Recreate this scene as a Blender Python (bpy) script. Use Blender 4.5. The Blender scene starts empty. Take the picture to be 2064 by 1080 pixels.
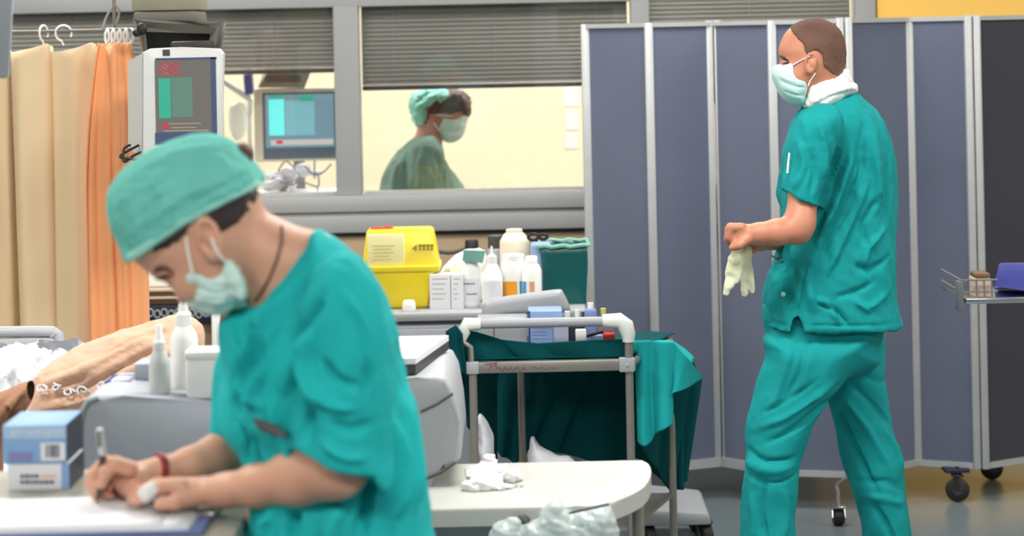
import bpy, bmesh, math, random
import numpy as np
from mathutils import Vector, Matrix

random.seed(7)
S = bpy.context.scene
COL = S.collection

# ------------------------------------------------------------------ camera
F = 4500.0            # focal length in pixels of the 2064 wide frame
CX, CY = 1032.0, 60.0  # the optical axis in the frame (horizon high in the crop)
CAMZ = 1.75
ROLL = 0.021
cam_data = bpy.data.cameras.new('camera')
cam_data.sensor_fit = 'HORIZONTAL'
cam_data.sensor_width = 36.0
cam_data.lens = F / 2064.0 * 36.0
cam_data.shift_y = -(540.0 - CY) / 2064.0
cam_data.clip_start = 0.05
cam_data.clip_end = 60
cam = bpy.data.objects.new('camera', cam_data)
COL.objects.link(cam)
cam.location = (0, 0, CAMZ)
cam.rotation_euler = (Matrix.Rotation(math.pi / 2, 3, 'X') @ Matrix.Rotation(-ROLL, 3, 'Z')).to_euler()
cam_data.dof.use_dof = True
cam_data.dof.focus_distance = 5.9
cam_data.dof.aperture_fstop = 4.0
S.camera = cam
CR, SR = math.cos(ROLL), math.sin(ROLL)


def P(px, py, d):
    du, dv = px - CX, py - CY
    return Vector(((du * CR - dv * SR) * d / F, d, CAMZ - (du * SR + dv * CR) * d / F))


def PX(px, py, d):
    v = P(px, py, d)
    return v.x, v.z


# ------------------------------------------------------------------ world, light, exposure
S.view_settings.view_transform = 'Standard'
S.view_settings.look = 'None'
S.view_settings.gamma = 1.0
S.view_settings.use_curve_mapping = False
S.view_settings.exposure = 0.0
try:
    S.cycles.use_denoising = True
    S.cycles.max_bounces = 8
    S.cycles.sample_clamp_indirect = 4.0
except Exception:
    pass
W = bpy.data.worlds.new('world')
S.world = W
W.use_nodes = True
W.node_tree.nodes['Background'].inputs[0].default_value = (0.75, 0.8, 0.85, 1)
W.node_tree.nodes['Background'].inputs[1].default_value = 0.25


def area(name, loc, sx, sy, power, color=(1, 0.97, 0.92), rot=(0, 0, 0)):
    l = bpy.data.lights.new(name, 'AREA')
    l.shape = 'RECTANGLE'
    l.size, l.size_y = sx, sy
    l.energy = power
    l.color = color
    o = bpy.data.objects.new(name, l)
    COL.objects.link(o)
    o.location = loc
    o.rotation_euler = rot
    return o


CEIL = 3.05
LAMPS = [(-2.6, 1.2), (0.2, 0.6), (2.9, 1.2), (-2.2, 4.4), (0.3, 4.9), (2.8, 4.4), (-1.8, 7.4), (0.6, 7.6), (3.0, 7.2)]
LP = [62, 78, 62, 66, 62, 62, 52, 46, 34]
for i, (x, y) in enumerate(LAMPS):
    area('lamp_glow', (x, y, CEIL - 0.09), 1.15, 0.55, LP[i] * 1.0)
BACK_LAMPS = [(-2.2, 10.7), (0.2, 10.7), (2.6, 10.7)]
for x, y in BACK_LAMPS:
    area('lamp_glow', (x, y, CEIL - 0.09), 1.15, 0.55, 84, (1, 0.98, 0.95))
# weak frontal fill added behind the photographer, not a real window
area('front_fill', (-1.0, -2.6, 1.9), 4.5, 1.5, 9, (0.86, 0.94, 1.0), (math.radians(90), 0, 0))

# ------------------------------------------------------------------ materials
def lin(c):
    c = c / 255.0
    return c / 12.92 if c <= 0.04045 else ((c + 0.055) / 1.055) ** 2.4


def rgb(r, g, b):
    return (lin(r), lin(g), lin(b), 1)


MATS = {}


def mat(name, col, rough=0.5, metal=0.0, var=0.06, scale=8.0, bump=0.0, bscale=60.0, spec=0.5, trans=0.0, alpha=1.0,
        emit=None, sub=0.0, sheen=0.0, stretch=(1, 1, 1), col2=None):
    if name in MATS:
        return MATS[name]
    m = bpy.data.materials.new(name)
    m.use_nodes = True
    nt = m.node_tree
    b = nt.nodes['Principled BSDF']
    c = rgb(*col)
    tc = nt.nodes.new('ShaderNodeTexCoord')
    mp = nt.nodes.new('ShaderNodeMapping')
    mp.inputs['Scale'].default_value = stretch
    nt.links.new(tc.outputs['Object'], mp.inputs[0])
    nz = nt.nodes.new('ShaderNodeTexNoise')
    nz.inputs['Scale'].default_value = scale
    nz.inputs['Detail'].default_value = 4
    nt.links.new(mp.outputs[0], nz.inputs['Vector'])
    mx = nt.nodes.new('ShaderNodeMix')
    mx.data_type = 'RGBA'
    if col2 is None:
        lo = [max(0, v * (1 - var * 2)) for v in c[:3]] + [1]
        hi = [min(1, v * (1 + var * 2)) for v in c[:3]] + [1]
    else:
        lo, hi = c, rgb(*col2)
    mx.inputs[6].default_value = lo
    mx.inputs[7].default_value = hi
    nt.links.new(nz.outputs['Fac'], mx.inputs[0])
    nt.links.new(mx.outputs[2], b.inputs['Base Color'])
    b.inputs['Roughness'].default_value = rough
    b.inputs['Metallic'].default_value = metal
    b.inputs['Specular IOR Level'].default_value = spec
    b.inputs['Transmission Weight'].default_value = trans
    b.inputs['Alpha'].default_value = alpha
    if sub:
        b.inputs['Subsurface Weight'].default_value = sub
        b.inputs['Subsurface Radius'].default_value = (0.02, 0.007, 0.004)
        b.inputs['Subsurface Scale'].default_value = 0.5
    if sheen:
        b.inputs['Sheen Weight'].default_value = sheen
    if emit:
        b.inputs['Emission Color'].default_value = rgb(*emit[0])
        b.inputs['Emission Strength'].default_value = emit[1]
    if bump:
        n2 = nt.nodes.new('ShaderNodeTexNoise')
        n2.inputs['Scale'].default_value = bscale
        n2.inputs['Detail'].default_value = 3
        nt.links.new(mp.outputs[0], n2.inputs['Vector'])
        bp = nt.nodes.new('ShaderNodeBump')
        bp.inputs['Strength'].default_value = bump
        bp.inputs['Distance'].default_value = 0.01
        nt.links.new(n2.outputs['Fac'], bp.inputs['Height'])
        nt.links.new(bp.outputs[0], b.inputs['Normal'])
    MATS[name] = m
    return m


M = {
    'floor': mat('floor_vinyl', (92, 104, 110), 0.24, var=0.05, scale=1.5, spec=0.35, col2=(104, 116, 122)),
    'wall_tan': mat('wall_tan', (180, 158, 128), 0.6, var=0.05, scale=1.2),
    'wall_yellow': mat('wall_yellow', (248, 198, 96), 0.5, var=0.04, scale=1.0),
    'wall_white': mat('wall_white', (190, 188, 180), 0.7, var=0.03, scale=1.0),
    'wall_cream': mat('wall_cream', (236, 230, 204), 0.7, var=0.04, scale=1.0, col2=(234, 220, 186)),
    'ceiling': mat('ceiling_white', (205, 205, 200), 0.8, var=0.02),
    'alu': mat('aluminium', (176, 178, 180), 0.38, metal=0.35, var=0.04, scale=3, stretch=(1, 1, 8)),
    'alu_frame': mat('window_frame_grey', (164, 166, 168), 0.45, metal=0.15, var=0.03, scale=3),
    'dark_gap': mat('dark_gasket', (38, 36, 34), 0.7),
    'blind': mat('blind_grey', (142, 142, 136), 0.6, var=0.05, scale=3),
    'lamp': mat('lamp_diffuser', (240, 240, 235), 0.5, emit=((255, 250, 240), 3.0)),
    'white_metal': mat('white_enamel', (225, 226, 222), 0.35),
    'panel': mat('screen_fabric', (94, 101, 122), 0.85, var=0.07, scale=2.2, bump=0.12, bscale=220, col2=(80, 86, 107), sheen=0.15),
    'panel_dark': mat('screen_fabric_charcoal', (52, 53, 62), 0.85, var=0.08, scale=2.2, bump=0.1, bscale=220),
    'black': mat('black_rubber', (22, 21, 22), 0.55, var=0.1),
    'dgrey': mat('dark_grey_plastic', (62, 62, 64), 0.5),
    'chrome': mat('chrome', (205, 205, 205), 0.18, metal=1.0, var=0.02),
    'steel': mat('brushed_steel', (150, 146, 140), 0.35, metal=0.6, var=0.05, scale=10),
    'pgrey': mat('light_grey_plastic', (158, 161, 166), 0.42, var=0.03, scale=3, bump=0.015, bscale=300),
    'pgrey_mid': mat('mid_grey_plastic', (160, 164, 174), 0.45, var=0.04, scale=2, bump=0.015, bscale=300),
    'pwhite': mat('off_white_plastic', (202, 204, 203), 0.35, var=0.02, scale=3),
    'shelf': mat('shelf_plastic', (178, 180, 175), 0.4, var=0.02, scale=3),
    'white': mat('white_plastic', (238, 238, 236), 0.4, var=0.02),
    'paper': mat('paper', (222, 223, 228), 0.7, var=0.02, scale=12),
    'yellow': mat('yellow_plastic', (238, 214, 40), 0.38, var=0.05, scale=6),
    'yellow_label': mat('pale_yellow_label', (247, 240, 176), 0.6, var=0.03),
    'red': mat('red_plastic', (200, 48, 36), 0.4),
    'cream_plastic': mat('cream_plastic', (224, 216, 196), 0.4, var=0.03),
    'orange': mat('orange_label', (238, 160, 28), 0.5, var=0.05),
    'salmon': mat('salmon_label', (226, 158, 118), 0.5),
    'blue_label': mat('blue_label', (70, 150, 196), 0.5),
    'print_grey': mat('print_grey', (130, 128, 126), 0.6),
    'print_dark': mat('print_dark', (74, 72, 96), 0.6),
    'teal_bin': mat('teal_bin', (6, 84, 84), 0.35, var=0.08, scale=4),
    'teal_rim': mat('teal_rim_film', (120, 176, 160), 0.3, var=0.05),
    'teal_shaded': mat('teal_cloth_shaded', (0, 70, 74), 0.85, var=0.09, scale=6, bump=0.15, bscale=400, spec=0.15),  # shade on the hanging cloth is put into this darker colour
    'teal_lit': mat('teal_cloth_lit', (24, 160, 162), 0.8, var=0.06, scale=6, bump=0.15, bscale=400, spec=0.2),  # lit copy of the trolley cloth, brightness put into the colour
    'scrub': mat('scrubs_teal', (20, 140, 142), 0.85, var=0.08, scale=5, bump=0.12, bscale=500, spec=0.15),
    'scrub_w': mat('scrubs_teal_light', (34, 176, 178), 0.85, var=0.07, scale=5, bump=0.1, bscale=500, spec=0.15),
    'curtain_cream': mat('curtain_cream', (226, 202, 164), 0.75, var=0.04, scale=3, sheen=0.2, stretch=(1, 1, .2)),
    'curtain_orange': mat('curtain_orange', (240, 162, 108), 0.7, var=0.05, scale=3, sheen=0.2, stretch=(1, 1, .2)),
    'tan_blanket': mat('tan_blanket', (194, 158, 132), 0.85, var=0.07, scale=5, bump=0.3, bscale=90, sheen=0.2),
    'brown_blanket': mat('brown_blanket', (150, 108, 82), 0.85, var=0.07, scale=5, bump=0.3, bscale=90),
    'sheet': mat('white_sheet', (208, 210, 216), 0.8, var=0.02, scale=6, bump=0.1, bscale=60),
    'blue_paper': mat('blue_clipboard', (84, 100, 146), 0.5, var=0.06),
    'blue_box': mat('blue_box_card', (108, 158, 206), 0.5, var=0.08, scale=9, col2=(140, 172, 214)),
    'blue_top': mat('pale_blue_card', (160, 190, 218), 0.5, var=0.06, scale=10),
    'navy': mat('navy_card', (26, 30, 52), 0.5),
    'violet_print': mat('violet_print', (128, 128, 184), 0.5),
    'blue_item': mat('blue_plastic', (72, 78, 160), 0.4, var=0.05),
    'skin': mat('skin_light', (216, 166, 140), 0.5, var=0.06, scale=14, sub=0.12, bump=0.05, bscale=160, col2=(202, 146, 122)),
    'skin_tan': mat('skin_tan', (194, 134, 106), 0.5, var=0.07, scale=16, sub=0.1, bump=0.05, bscale=160, col2=(178, 114, 88)),
    'hair_dark': mat('dark_brown_hair', (44, 30, 28), 0.55, var=0.2, scale=60, bump=0.5, bscale=300),
    'hair_red': mat('auburn_hair', (92, 54, 40), 0.55, var=0.2, scale=50, bump=0.5, bscale=200),
    'hair_buzz': mat('buzzed_brown_hair', (142, 108, 94), 0.85, var=0.12, scale=9, bump=0.5, bscale=500, spec=0.2, col2=(72, 52, 44)),
    'mask': mat('mask_pale_green', (202, 228, 222), 0.75, var=0.03, scale=12, bump=0.1, bscale=200),
    'mask2': mat('mask_mint', (186, 226, 220), 0.75, var=0.03, scale=12, bump=0.1, bscale=200),
    'cap': mat('cap_green', (124, 208, 196), 0.85, var=0.09, scale=16, bump=0.35, bscale=120, spec=0.15, col2=(88, 172, 162)),
    'cap_hem': mat('cap_hem', (150, 212, 200), 0.8, var=0.04, scale=20),
    'gauze': mat('white_gauze', (222, 222, 222), 0.85, var=0.02, scale=30, bump=0.3, bscale=120),
    'glove': mat('latex_cream', (214, 218, 186), 0.55, var=0.06, scale=20, bump=0.15, bscale=80),
    'bracelet': mat('dark_red_band', (132, 16, 30), 0.4, var=0.1),
    'cord': mat('brown_cord', (92, 60, 52), 0.6),
    'eye_white': mat('eye_white', (225, 220, 215), 0.3),
    'lip': mat('lip', (176, 104, 96), 0.5),
    'gown': mat('gown_sage', (104, 150, 138), 0.8, var=0.14, scale=7, bump=0.3, bscale=60, col2=(96, 112, 92)),
    'cap3': mat('cap_mint', (140, 212, 192), 0.8, var=0.12, scale=14, bump=0.4, bscale=90),
    'shoe': mat('white_clog', (225, 225, 222), 0.5),
    'scr_frame': mat('monitor_inner_navy', (66, 78, 112), 0.4),
    'scr_frame2': mat('monitor_inner_slate', (88, 110, 126), 0.4),
    'scr_grey': mat('screen_grey', (60, 58, 56), 0.3, emit=((128, 124, 118), 0.55)),
    'scr_green': mat('screen_green', (20, 90, 70), 0.3, emit=((66, 176, 150), 0.75)),
    'scr_green2': mat('screen_dim_green', (50, 80, 70), 0.3, emit=((112, 142, 130), 0.6)),
    'scr_red': mat('screen_red', (90, 20, 30), 0.3, emit=((224, 60, 76), 0.8)),
    'scr_tan': mat('screen_tan', (80, 70, 60), 0.3, emit=((196, 180, 150), 0.6)),
    'scr_blue': mat('screen_blue', (60, 80, 90), 0.3, emit=((134, 172, 190), 0.6)),
    'scr_cyan': mat('screen_cyan', (60, 140, 140), 0.3, emit=((110, 246, 240), 0.9)),
    'scr_cyan2': mat('screen_pale_cyan', (60, 110, 120), 0.3, emit=((136, 198, 206), 0.7)),
    'scr_bar': mat('screen_pale_bar', (90, 90, 90), 0.3, emit=((220, 218, 214), 0.7)),
    'ink_red': mat('red_ink', (150, 66, 84), 0.6),
    'olive': mat('olive_label', (196, 200, 96), 0.5),
    'amber': mat('amber_liquid', (190, 120, 60), 0.4),
    'syringe': mat('pale_translucent_plastic', (196, 204, 208), 0.3, alpha=0.6),
    'bag': mat('clear_plastic_bag', (214, 226, 226), 0.2, alpha=0.5, bump=0.3, bscale=30, var=0.05, spec=0.8),
}


def glass_mat():
    m = bpy.data.materials.new('window_glass')
    m.use_nodes = True
    b = m.node_tree.nodes['Principled BSDF']
    b.inputs['Base Color'].default_value = (1, 1, 1, 1)
    b.inputs['Roughness'].default_value = 0.02
    b.inputs['Alpha'].default_value = 0.10
    b.inputs['Specular IOR Level'].default_value = 0.9
    return m


def glass_pane_mat():
    m = bpy.data.materials.new('window_glass')
    m.use_nodes = True
    nt = m.node_tree
    nt.nodes.clear()
    out = nt.nodes.new('ShaderNodeOutputMaterial')
    mix = nt.nodes.new('ShaderNodeMixShader')
    fr = nt.nodes.new('ShaderNodeFresnel')
    fr.inputs[0].default_value = 1.40
    tr = nt.nodes.new('ShaderNodeBsdfTransparent')
    gl = nt.nodes.new('ShaderNodeBsdfGlossy')
    gl.inputs['Roughness'].default_value = 0.02
    nt.links.new(fr.outputs[0], mix.inputs[0])
    nt.links.new(tr.outputs[0], mix.inputs[1])
    nt.links.new(gl.outputs[0], mix.inputs[2])
    nt.links.new(mix.outputs[0], out.inputs[0])
    return m


M['glass'] = glass_pane_mat()


def mask_pleats(base, name, freq=130.0):
    return base


# ------------------------------------------------------------------ object helpers
def wloc(o):
    v = Vector((0, 0, 0))
    while o is not None:
        v += o.location
        o = o.parent
    return v


def tag(o, label=None, cat=None, group=None, kind=None):
    if label:
        o['label'] = label
    if cat:
        o['category'] = cat
    if group:
        o['group'] = group
    if kind:
        o['kind'] = kind
    return o


def thing(name, loc, label, cat, group=None, kind=None):
    o = bpy.data.objects.new(name, None)
    o.empty_display_size = 0.05
    COL.objects.link(o)
    o.location = loc
    return tag(o, label, cat, group, kind)


def link_mesh(name, me, material, parent=None, origin=None, smooth=None):
    o = bpy.data.objects.new(name, me)
    COL.objects.link(o)
    if parent is not None:
        o.parent = parent
        off = wloc(parent)
        o.location = (0, 0, 0)
    else:
        off = Vector(origin) if origin is not None else Vector((0, 0, 0))
        o.location = off
    me.transform(Matrix.Translation(-off))
    if isinstance(material, (list, tuple)):
        for m_ in material:
            me.materials.append(M[m_] if isinstance(m_, str) else m_)
    else:
        me.materials.append(M[material] if isinstance(material, str) else material)
    return o


class MB:
    def __init__(s):
        s.bm = bmesh.new()

    def box(s, lo, hi, bevel=0.0, seg=2, mi=0):
        lo, hi = Vector(lo), Vector(hi)
        r = bmesh.ops.create_cube(s.bm, size=1.0)
        vs = r['verts']
        c = (lo + hi) / 2
        d = hi - lo
        for v in vs:
            v.co = Vector((v.co.x * d.x, v.co.y * d.y, v.co.z * d.z)) + c
        if bevel:
            es = list({e for v in vs for e in v.link_edges})
            bmesh.ops.bevel(s.bm, geom=es, offset=min(bevel, min(abs(d.x), abs(d.y), abs(d.z)) * 0.49), segments=seg,
                            profile=0.5, affect='EDGES')
        return s

    def pbox(s, x0, y0, x1, y1, d, depth, bevel=0.0, seg=2):
        """box whose camera side fills the pixel rectangle at distance d"""
        a = P((x0 + x1) / 2, (y0 + y1) / 2, d)
        hw, hh = (x1 - x0) / 2 * d / F, (y1 - y0) / 2 * d / F
        return s.box((a.x - hw, d, a.z - hh), (a.x + hw, d + depth, a.z + hh), bevel, seg)

    def hexa(s, pts):
        """eight corner points: four of the near side (anticlockwise), four of the far side"""
        vs = [s.bm.verts.new(p) for p in pts]
        for f in ((0, 1, 2, 3), (7, 6, 5, 4), (0, 4, 5, 1), (1, 5, 6, 2), (2, 6, 7, 3), (3, 7, 4, 0)):
            s.bm.faces.new([vs[i] for i in f])
        return s

    def tube(s, pts, r, n=10, cap=True, closed=False):
        pts = [Vector(p) for p in pts]
        rs = r if isinstance(r, (list, tuple)) else [r] * len(pts)
        rings = []
        prev = None
        N = len(pts)
        for i, p in enumerate(pts):
            if closed:
                t = (pts[(i + 1) % N] - pts[(i - 1) % N]).normalized()
            else:
                t = (pts[min(i + 1, N - 1)] - pts[max(i - 1, 0)]).normalized()
            if prev is None:
                a = t.orthogonal().normalized()
            else:
                a = (prev - t * prev.dot(t)).normalized()
            prev = a
            b = t.cross(a)
            rings.append([s.bm.verts.new(p + (a * math.cos(2 * math.pi * k / n) + b * math.sin(2 * math.pi * k / n)) * rs[i]) for k in range(n)])
        R = range(N) if closed else range(N - 1)
        for i in R:
            A, B = rings[i], rings[(i + 1) % N]
            for k in range(n):
                s.bm.faces.new((A[k], A[(k + 1) % n], B[(k + 1) % n], B[k]))
        if cap and not closed:
            s.bm.faces.new(list(reversed(rings[0])))
            s.bm.faces.new(rings[-1])
        return s

    def lathe(s, c, prof, n=20, axis='Z'):
        """prof: (radius, height) pairs from bottom to top about the vertical through c"""
        c = Vector(c)
        rings = []
        for r, h in prof:
            ring = []
            for k in range(n):
                a = 2 * math.pi * k / n
                if axis == 'Z':
                    q = Vector((r * math.cos(a), r * math.sin(a), h))
                elif axis == 'X':
                    q = Vector((h, r * math.cos(a), r * math.sin(a)))
                else:
                    q = Vector((r * math.cos(a), h, r * math.sin(a)))
                ring.append(s.bm.verts.new(c + q))
            rings.append(ring)
        for i in range(len(rings) - 1):
            A, B = rings[i], rings[i + 1]
            for k in range(n):
                s.bm.faces.new((A[k], A[(k + 1) % n], B[(k + 1) % n], B[k]))
        if prof[0][0] > 1e-5:
            s.bm.faces.new(list(reversed(rings[0])))
        if prof[-1][0] > 1e-5:
            s.bm.faces.new(rings[-1])
        return s

    def prism(s, pts, d, depth, bevel=0.0):
        """polygon given in pixels, extruded from distance d backwards"""
        co = [P(x, y, d) for x, y in pts]
        a = [s.bm.verts.new(p) for p in co]
        b = [s.bm.verts.new(p + Vector((0, depth, 0))) for p in co]
        n = len(a)
        f1 = s.bm.faces.new(a)
        f2 = s.bm.faces.new(list(reversed(b)))
        for k in range(n):
            s.bm.faces.new((a[(k + 1) % n], a[k], b[k], b[(k + 1) % n]))
        if bevel:
            bmesh.ops.bevel(s.bm, geom=list(f1.edges), offset=bevel, segments=3, profile=0.5, affect='EDGES')
        return s

    def sphere(s, c, r, sc=(1, 1, 1), u=16, v=10):
        bmesh.ops.create_uvsphere(s.bm, u_segments=u, v_segments=v, radius=1.0,
                                  matrix=Matrix.Translation(c) @ Matrix.Diagonal((r * sc[0], r * sc[1], r * sc[2], 1)))
        return s

    def build(s, name, material, parent=None, origin=None, smooth=True, angle=40):
        bm = s.bm
        bmesh.ops.remove_doubles(bm, verts=bm.verts, dist=1e-6)
        bmesh.ops.recalc_face_normals(bm, faces=bm.faces)
        if smooth:
            lim = math.radians(angle)
            for f in bm.faces:
                f.smooth = True
            for e in bm.edges:
                if len(e.link_faces) == 2 and e.calc_face_angle(0) > lim:
                    e.smooth = False
        me = bpy.data.meshes.new(name)
        bm.to_mesh(me)
        bm.free()
        return link_mesh(name, me, material, parent, origin)


def cm_spline(pts, n=6, closed=True):
    pts = [np.array(p, float) for p in pts]
    N = len(pts)
    out = []
    rng = range(N) if closed else range(N - 1)
    for i in rng:
        if closed:
            p0, p1, p2, p3 = pts[(i - 1) % N], pts[i], pts[(i + 1) % N], pts[(i + 2) % N]
        else:
            p0, p1, p2, p3 = pts[max(i - 1, 0)], pts[i], pts[i + 1], pts[min(i + 2, N - 1)]
        for k in range(n):
            t = k / n
            out.append(0.5 * ((2 * p1) + (-p0 + p2) * t + (2 * p0 - 5 * p1 + 4 * p2 - p3) * t * t + (-p0 + 3 * p1 - 3 * p2 + p3) * t ** 3))
    if not closed:
        out.append(pts[-1])
    return out


# ------------------------------------------------------------------ distance-field modelling
def pin(poly, X, Z):
    """signed distance to a polygon on arrays X, Z (positive inside)"""
    poly = np.array(poly, np.float32)
    d2 = np.full(X.shape, 1e9, np.float32)
    ins = np.zeros(X.shape, bool)
    n = len(poly)
    for i in range(n):
        ax, az = poly[i]
        bx, bz = poly[(i + 1) % n]
        ex, ez = bx - ax, bz - az
        L = ex * ex + ez * ez + 1e-12
        t = np.clip(((X - ax) * ex + (Z - az) * ez) / L, 0, 1)
        d2 = np.minimum(d2, (X - ax - t * ex) ** 2 + (Z - az - t * ez) ** 2)
        if abs(ez) > 1e-12:
            c = ((az > Z) != (bz > Z)) & (X < ex * (Z - az) / ez + ax)
            ins ^= c
    d = np.sqrt(d2)
    return np.where(ins, d, -d)


def smin(a, b, k):
    if k <= 0:
        return np.minimum(a, b)
    h = np.clip(0.5 + 0.5 * (b - a) / k, 0, 1)
    return b * (1 - h) + a * h - k * h * (1 - h)


class Field:
    def __init__(s, lo, hi, vox):
        s.lo = np.array(lo, np.float32)
        s.vox = vox
        n = np.ceil((np.array(hi) - s.lo) / vox).astype(int) + 1
        s.n = n
        s.ax = [(s.lo[i] + np.arange(n[i]) * vox).astype(np.float32) for i in range(3)]
        s.Fv = np.full(n, 1.0, np.float32)

    def _rng(s, lo, hi):
        r = []
        for i in range(3):
            a = int(max(0, math.floor((lo[i] - s.lo[i]) / s.vox)))
            b = int(min(s.n[i], math.ceil((hi[i] - s.lo[i]) / s.vox) + 1))
            r.append(slice(a, max(a, b)))
        return tuple(r)

    def apply(s, fn, lo, hi, k, mode='add'):
        r = s._rng(lo, hi)
        sub = s.Fv[r]
        if sub.size == 0:
            return s
        X = s.ax[0][r[0]][:, None, None]
        Y = s.ax[1][r[1]][None, :, None]
        Z = s.ax[2][r[2]][None, None, :]
        g = fn(X, Y, Z).astype(np.float32)
        if mode == 'add':
            s.Fv[r] = smin(sub, g, k)
        else:
            s.Fv[r] = -smin(-sub, g, k)
        return s

    def ell(s, c, r, k=0.01, rot=None, mode='add'):
        """ellipsoid; rot = 3x3 Matrix"""
        c = Vector(c)
        m = max(r) + k + 0.01
        inv = np.array(rot.transposed()) if rot is not None else None
        mr = min(r)

        def fn(X, Y, Z):
            x, y, z = X - c.x, Y - c.y, Z - c.z
            if inv is not None:
                x, y, z = (inv[i][0] * x + inv[i][1] * y + inv[i][2] * z for i in range(3))
            return (np.sqrt((x / r[0]) ** 2 + (y / r[1]) ** 2 + (z / r[2]) ** 2) - 1) * mr
        return s.apply(fn, (c.x - m, c.y - m, c.z - m), (c.x + m, c.y + m, c.z + m), k, mode)

    def cap(s, a, b, ra, rb, k=0.01, dy=1.0, mode='add'):
        """tapered capsule; dy stretches the section along the view depth"""
        a, b = Vector(a), Vector(b)
        m = max(ra, rb) * max(1, dy) + k + 0.01
        ab = b - a
        L = max(ab.length_squared, 1e-12)

        def fn(X, Y, Z):
            x, y, z = X - a.x, Y - a.y, Z - a.z
            t = np.clip((x * ab.x + y * ab.y + z * ab.z) / L, 0, 1)
            return np.sqrt((x - t * ab.x) ** 2 + ((y - t * ab.y) / dy) ** 2 + (z - t * ab.z) ** 2) - (ra + (rb - ra) * t)
        lo = [min(a[i], b[i]) - m for i in range(3)]
        hi = [max(a[i], b[i]) + m for i in range(3)]
        return s.apply(fn, lo, hi, k, mode)

    def chain(s, pts, rs, k=0.006, dy=1.0):
        for i in range(len(pts) - 1):
            s.cap(pts[i], pts[i + 1], rs[i], rs[i + 1], k, dy)
        return s

    def infl(s, poly, d, T, R, k=0.01, smooth=4, gx=0.0, gz=0.0, Tf=None, mode='add', power=2.0, yc=None):
        """solid inflated from an outline (pixels at distance d): half depth T reached R inside the outline;
        the mid surface leans by gx, gz"""
        pp = [PX(x, y, d) for x, y in poly]
        cx = sum(p[0] for p in pp) / len(pp)
        cz = sum(p[1] for p in pp) / len(pp)
        if smooth:
            pp = cm_spline(pp, smooth)
        xs = [p[0] for p in pp]
        zs = [p[1] for p in pp]
        m = k + 0.012
        lean = abs(gx) * (max(xs) - min(xs)) / 2 + abs(gz) * (max(zs) - min(zs)) / 2 + 0.02
        if yc is not None:
            lean += 0.3

        def fn(X, Y, Z):
            X2 = X[:, 0, :] + 0 * Z[:, 0, :]
            Z2 = Z[:, 0, :] + 0 * X[:, 0, :]
            h = pin(pp, X2, Z2)
            e = 1 - np.minimum(h / R, 1)
            e = e[:, None, :]
            if yc is None:
                c = d + gx * (X - cx) + gz * (Z - cz)
            else:
                c = yc(X, Z)
            TT = T if Tf is None else Tf(X, Z)
            q = (np.abs(e) ** power + np.abs((Y - c) / TT) ** power) ** (1 / power)
            return (q - 1) * min(R, T)
        return s.apply(fn, (min(xs) - m, d - T * 1.6 - m - lean, min(zs) - m), (max(xs) + m, d + T * 1.6 + m + lean, max(zs) + m), k, mode)

    def keep2d(s, poly, d, smooth=0, drop=False, ylo=None, yhi=None):
        """keep (or drop) only what lies inside an outline given in pixels at distance d"""
        pp = [PX(x, y, d) for x, y in poly]
        if smooth:
            pp = cm_spline(pp, smooth)
        X = s.ax[0][:, None] + 0 * s.ax[2][None, :]
        Z = s.ax[2][None, :] + 0 * s.ax[0][:, None]
        h = pin(pp, X.astype(np.float32), Z.astype(np.float32))
        g = (h if drop else -h)[:, None, :]
        a = 0 if ylo is None else int(np.searchsorted(s.ax[1], ylo))
        b = len(s.ax[1]) if yhi is None else int(np.searchsorted(s.ax[1], yhi))
        s.Fv[:, a:b, :] = np.maximum(s.Fv[:, a:b, :], g)
        return s

    def mesh(s):
        f = s.Fv
        neg = f < 0
        nx, ny, nz = f.shape
        c = np.zeros((nx - 1, ny - 1, nz - 1), np.int8)
        for i in (0, 1):
            for j in (0, 1):
                for k in (0, 1):
                    c += neg[i:nx - 1 + i, j:ny - 1 + j, k:nz - 1 + k]
        act = (c > 0) & (c < 8)
        I = np.argwhere(act)
        idx = np.full(c.shape, -1, np.int64)
        idx[act] = np.arange(len(I))
        acc = np.zeros((len(I), 3))
        cnt = np.zeros(len(I))
        corners = [(i, j, k) for i in (0, 1) for j in (0, 1) for k in (0, 1)]
        val = {q: f[I[:, 0] + q[0], I[:, 1] + q[1], I[:, 2] + q[2]] for q in corners}
        for a in corners:
            for ax in range(3):
                if a[ax] == 0:
                    b = list(a)
                    b[ax] = 1
                    b = tuple(b)
                    va, vb = val[a], val[b]
                    m = (va < 0) != (vb < 0)
                    t = np.where(m, va / np.where(m, va - vb, 1), 0)
                    p = np.array(a, float)[None, :] + np.zeros((len(I), 3))
                    p[:, ax] += t
                    acc += p * m[:, None]
                    cnt += m
        V = (I + acc / cnt[:, None]) * s.vox + s.lo
        quads = []
        sh = neg.shape
        for ax in range(3):
            o1, o2 = (ax + 1) % 3, (ax + 2) % 3
            sl0 = [slice(None)] * 3
            sl1 = [slice(None)] * 3
            sl0[ax] = slice(0, sh[ax] - 1)
            sl1[ax] = slice(1, sh[ax])
            A, B = neg[tuple(sl0)], neg[tuple(sl1)]
            ch = A != B
            E = np.argwhere(ch)
            fl = A[ch]
            ok = (E[:, o1] > 0) & (E[:, o2] > 0) & (E[:, o1] < sh[o1] - 1) & (E[:, o2] < sh[o2] - 1)
            E, fl = E[ok], fl[ok]

            def g(a, b):
                q = E.copy()
                q[:, o1] -= a
                q[:, o2] -= b
                return idx[q[:, 0], q[:, 1], q[:, 2]]
            v = np.stack([g(1, 1), g(0, 1), g(0, 0), g(1, 0)], 1)
            v[~fl] = v[~fl][:, ::-1]
            quads.append(v)
        Q = np.concatenate(quads)
        return V, Q

    def extract(s, relax=2):
        V, Q = s.mesh()
        for _ in range(relax):
            V = relax_mesh(V, Q)
        return V, Q


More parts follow.
